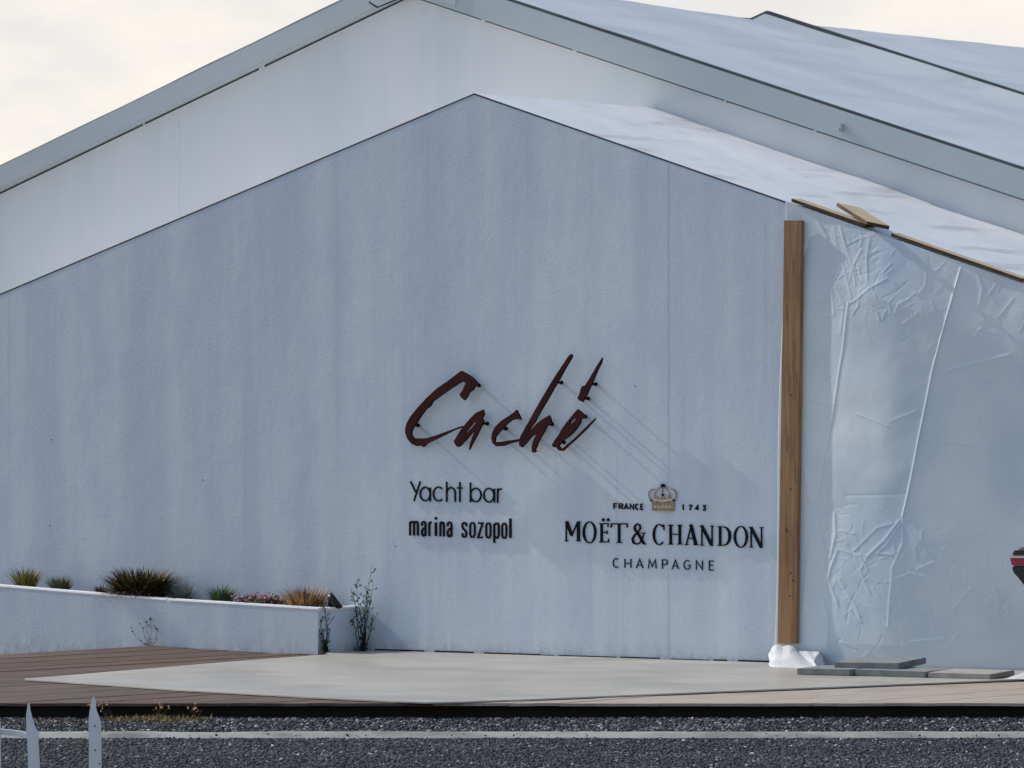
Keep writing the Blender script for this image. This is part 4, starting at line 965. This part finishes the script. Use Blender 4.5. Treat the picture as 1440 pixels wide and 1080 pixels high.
# crown emblem
KP = lambda L_: [(900 + x/8, 670 + y/8) for x, y in L_]
crown = empty('tmp'); bpy.data.objects.remove(crown)
G = Glyph(-0.020, 0.018); G.poly(KP([(128,292),(378,292),(372,388),(136,386)])); band = G.build('crown_band', M['gold'], s4)
G = Glyph(-0.026, 0.024); G.poly(KP([(150,250),(250,262),(352,250),(366,272),(250,292),(136,272)])); G.build('crown_rim', M['gold_light'], s4)
G = Glyph(-0.012, 0.010); G.poly(KP([(130,290),(100,245),(88,205),(98,165),(128,140),(162,140),(192,122),(225,113),(275,113),(308,122),(338,140),(372,140),(402,165),(413,205),(402,245),(374,290)])); G.build('crown_cap', M['crown_grey'], s4)
G = Glyph(-0.016, 0.004)
for pts in (arc(252, 256, 92, 138, 2, 178, 20), [(130,280),(104,245),(94,205),(104,168),(132,146),(160,146)], [(374,280),(398,245),(407,205),(398,168),(370,146),(342,146)], [(252,118),(252,200)]):
    G.stroke(KP(pts), 0.7)
G.build('crown_arch', M['arch'], s4)
G = Glyph(-0.022, 0.010)
for cx in (180, 250, 320):
    G = Glyph(-0.022, 0.010); G.poly(KP([(cx-22,256),(cx-16,222),(cx,212),(cx+16,222),(cx+22,256)])); G.build('crown_leaf', M['gold'], s4)
for ya, yb in ((308, 314), (368, 376)):
    G = Glyph(-0.0225, 0.004); G.poly(KP([(132,ya),(375,ya),(374,yb),(133,yb)])); G.build('crown_stripe', M['arch'], band)
for cx in (170, 211, 252, 293, 334):
    G = Glyph(-0.0225, 0.004); G.poly(KP([(cx,322),(cx+12,341),(cx,360),(cx-12,341)])); G.build('crown_gem', M['gold_light'], band)
for i, (cx, cy, r_) in enumerate(((250,103,20), (250,207,11), (125,270,12), (374,270,10))):
    G = Glyph(-0.030, 0.020); G.poly(KP(arc(cx, cy, r_, r_, 0, 340, 12))); G.build('crown_bead', M['letter_black'], s4)
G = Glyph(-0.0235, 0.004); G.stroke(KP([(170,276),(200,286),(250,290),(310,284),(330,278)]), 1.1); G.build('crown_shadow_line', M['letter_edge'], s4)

# ---------------------------------------------------------------- picket fence in the foreground
DFN = 27.0; pxm = F / DFN
fo = onD(60, 1080, DFN); fence = empty('picket_fence', (fo[0], fo[1], ZR)); tag(fence, 'weathered white picket fence with broken tips in the foreground', 'fence')
def picket(pts, name='picket', depth=0.02, d=DFN):
    m = MB(); m.prism([onD(x, y, d) for x, y in pts], FV * depth); return m.build(name, M['fence'], fence, bevel=0.002)
pb = 585 + (HC - ZR) * pxm
picket([(37,1027),(36.5,1006),(39,990),(40.5,988),(41.5,992),(42.3,999),(44,1005),(46,1012),(49,1022),(53.5,1033),(54.5,1060),(56,1080),(60,pb),(42,pb),(39,1060)])
o = picket([(124.5,1014),(125.5,1003),(128,989),(129.5,983),(131,979),(132.5,982),(134,985.5),(135,990),(134.5,994),(136.5,1002),(140,1010),(142,1018),(142.5,1060),(142,pb),(125,pb),(125,1050)])
for p in ((133.5, 1021), (134, 1055), (140, 1074)):
    c = onD(p[0], p[1], DFN - 0.003); m = MB(); m.tube([c, c + FV*0.0028], 0.0042, 8); m.build('nail', M['dark'], o)
picket([(-16,1030),(-14,1000),(-9,985),(-4,1000),(0.5,1020),(1.2,1080),(1.5,pb),(-16,pb)])
for k in range(1, 5):
    x = -8 - 86*k; picket([(x-9,1030),(x-8,1004),(x,986),(x+8,1004),(x+9,1030),(x+9,pb),(x-9,pb)])
# upper rail, broken off behind the middle picket, and the lower rail
picket([(-420,1022),(0,1025),(28,1028),(40,1031),(48,1030),(56,1029),(54,1033),(44,1035),(30,1036),(0,1033),(-420,1031)], 'rail', 0.03, DFN + 0.022)
picket([(-420,1176),(142,1176),(142,1194),(-420,1194)], 'rail', 0.03, DFN + 0.022)

# ---------------------------------------------------------------- car at the right edge
YC0, YC1 = -2.05, -0.45
cr0 = onY(1421, 790, YC0); X0 = cr0[0]; zt_ = lambda py: onY(1430, py, YC0)[2]
car = empty('parked_car', (X0 + 2.0, (YC0 + YC1)/2, 0.04)); tag(car, 'parked car with red tail light cut off by the right picture edge', 'car')
zz = {k: zt_(k) for k in (766, 772, 780, 784, 785, 795, 796, 804, 814, 824)}
sx = 1/ (7750/40.3*CT)
bodyp = [(0.02, zz[796]), (0.0, zz[785]), (0.012, zz[780]), (0.05, zz[772]), (0.16, zz[766]), (0.55, zz[766]+.03), (0.75, zz[766]+.05), (3.0, 1.02), (3.9, .92), (4.15, .75), (4.2, .5), (4.1, .32),
         (3.75, .30), (3.7, .48), (3.55, .62), (3.35, .66), (3.15, .62), (3.0, .48), (2.95, .30), (1.25, .30), (1.2, .48), (1.05, .62), (0.85, .66), (0.65, .62), (0.5, .48), (0.46, .47), (0.35, .51), (0.22, zz[824] - .055), (0.135, zz[824]), (0.085, zz[814]), (0.03, zz[804])]
m = MB(); m.prism([(X0 + a, YC0, b) for a, b in bodyp], (0, YC1 - YC0, 0)); m.build('body', M['car'], car, bevel=0.02)
m = MB(); cab = [(0.7, zz[766]+.04), (1.15, 1.46), (1.4, 1.50), (2.3, 1.50), (2.95, 1.02)]
m.prism([(X0 + a, YC0 + .12, b) for a, b in cab], (0, YC1 - YC0 - .24, 0)); m.build('cabin', M['car'], car, bevel=0.03)
for a in ([(0.92, 1.12), (1.22, 1.42), (1.65, 1.44), (1.65, 1.10)], [(1.72, 1.10), (1.72, 1.44), (2.26, 1.44), (2.75, 1.07)]):
    m = MB(); m.prism([(X0 + p, YC0 + .112, q) for p, q in a], (0, .006, 0)); m.build('side_window', M['glass'], car)
m = MB(); m.prism([(X0 + a, YC0 - .006, b) for a, b in ((-.004, zz[785]), (.30, zz[785]), (.30, zz[795]), (.012, zz[795]))], (0, .5, 0)); m.build('tail_light', M['lens_red'], car, bevel=0.004)
m = MB(); m.prism([(X0 + a, YC1 + .006, b) for a, b in ((-.004, zz[785]), (.30, zz[785]), (.30, zz[795]), (.012, zz[795]))], (0, -.5, 0)); m.build('tail_light', M['lens_red'], car, bevel=0.004)
m = MB(); m.prism([(X0 + a, YC0 - .008, b) for a, b in ((-.004, zz[784] + .012), (.6, zz[784] + .012), (.6, zz[785] + .002), (-.004, zz[785] + .002))], (0, YC1 - YC0 + .016, 0)); m.build('chrome_strip', M['chrome'], car)
m = MB(); m.prism([(X0 + a, YC0 - .007, b) for a, b in ((.018, zz[780]), (.55, zz[780]), (.55, zz[772] - .006), (.04, zz[772] - .010))], (0, .008, 0)); m.build('side_trim', M['car_dark'], car)
m = MB(); m.prism([(X0 + a, YC0 - .010, b) for a, b in ((.012, zz[796]), (.46, zz[796]), (.46, .46), (.34, .50), (.21, zz[824] - .06), (.125, zz[824]), (.075, zz[814]), (.02, zz[804]))], (0, YC1 - YC0 + .02, 0)); m.build('bumper', M['car_dark'], car, bevel=0.01)
for xw in (.85, 3.35):
    for yw, s_ in ((YC0 + .10, 1), (YC1 - .10, -1)):
        c = Vector((X0 + xw, yw, .34))
        m = MB(); m.tube([c - Vector((0, .085, 0)), c - Vector((0, .07, 0)), c + Vector((0, .07, 0)), c + Vector((0, .085, 0))], [.27, .30, .30, .27], 28); w_ = m.build('wheel', M['tyre'], car)
        m = MB(); m.tube([c - Vector((0, s_*.092, 0)), c - Vector((0, s_*.086, 0))], [.15, .19], 20); r_ = m.build('rim', M['rim'], w_)
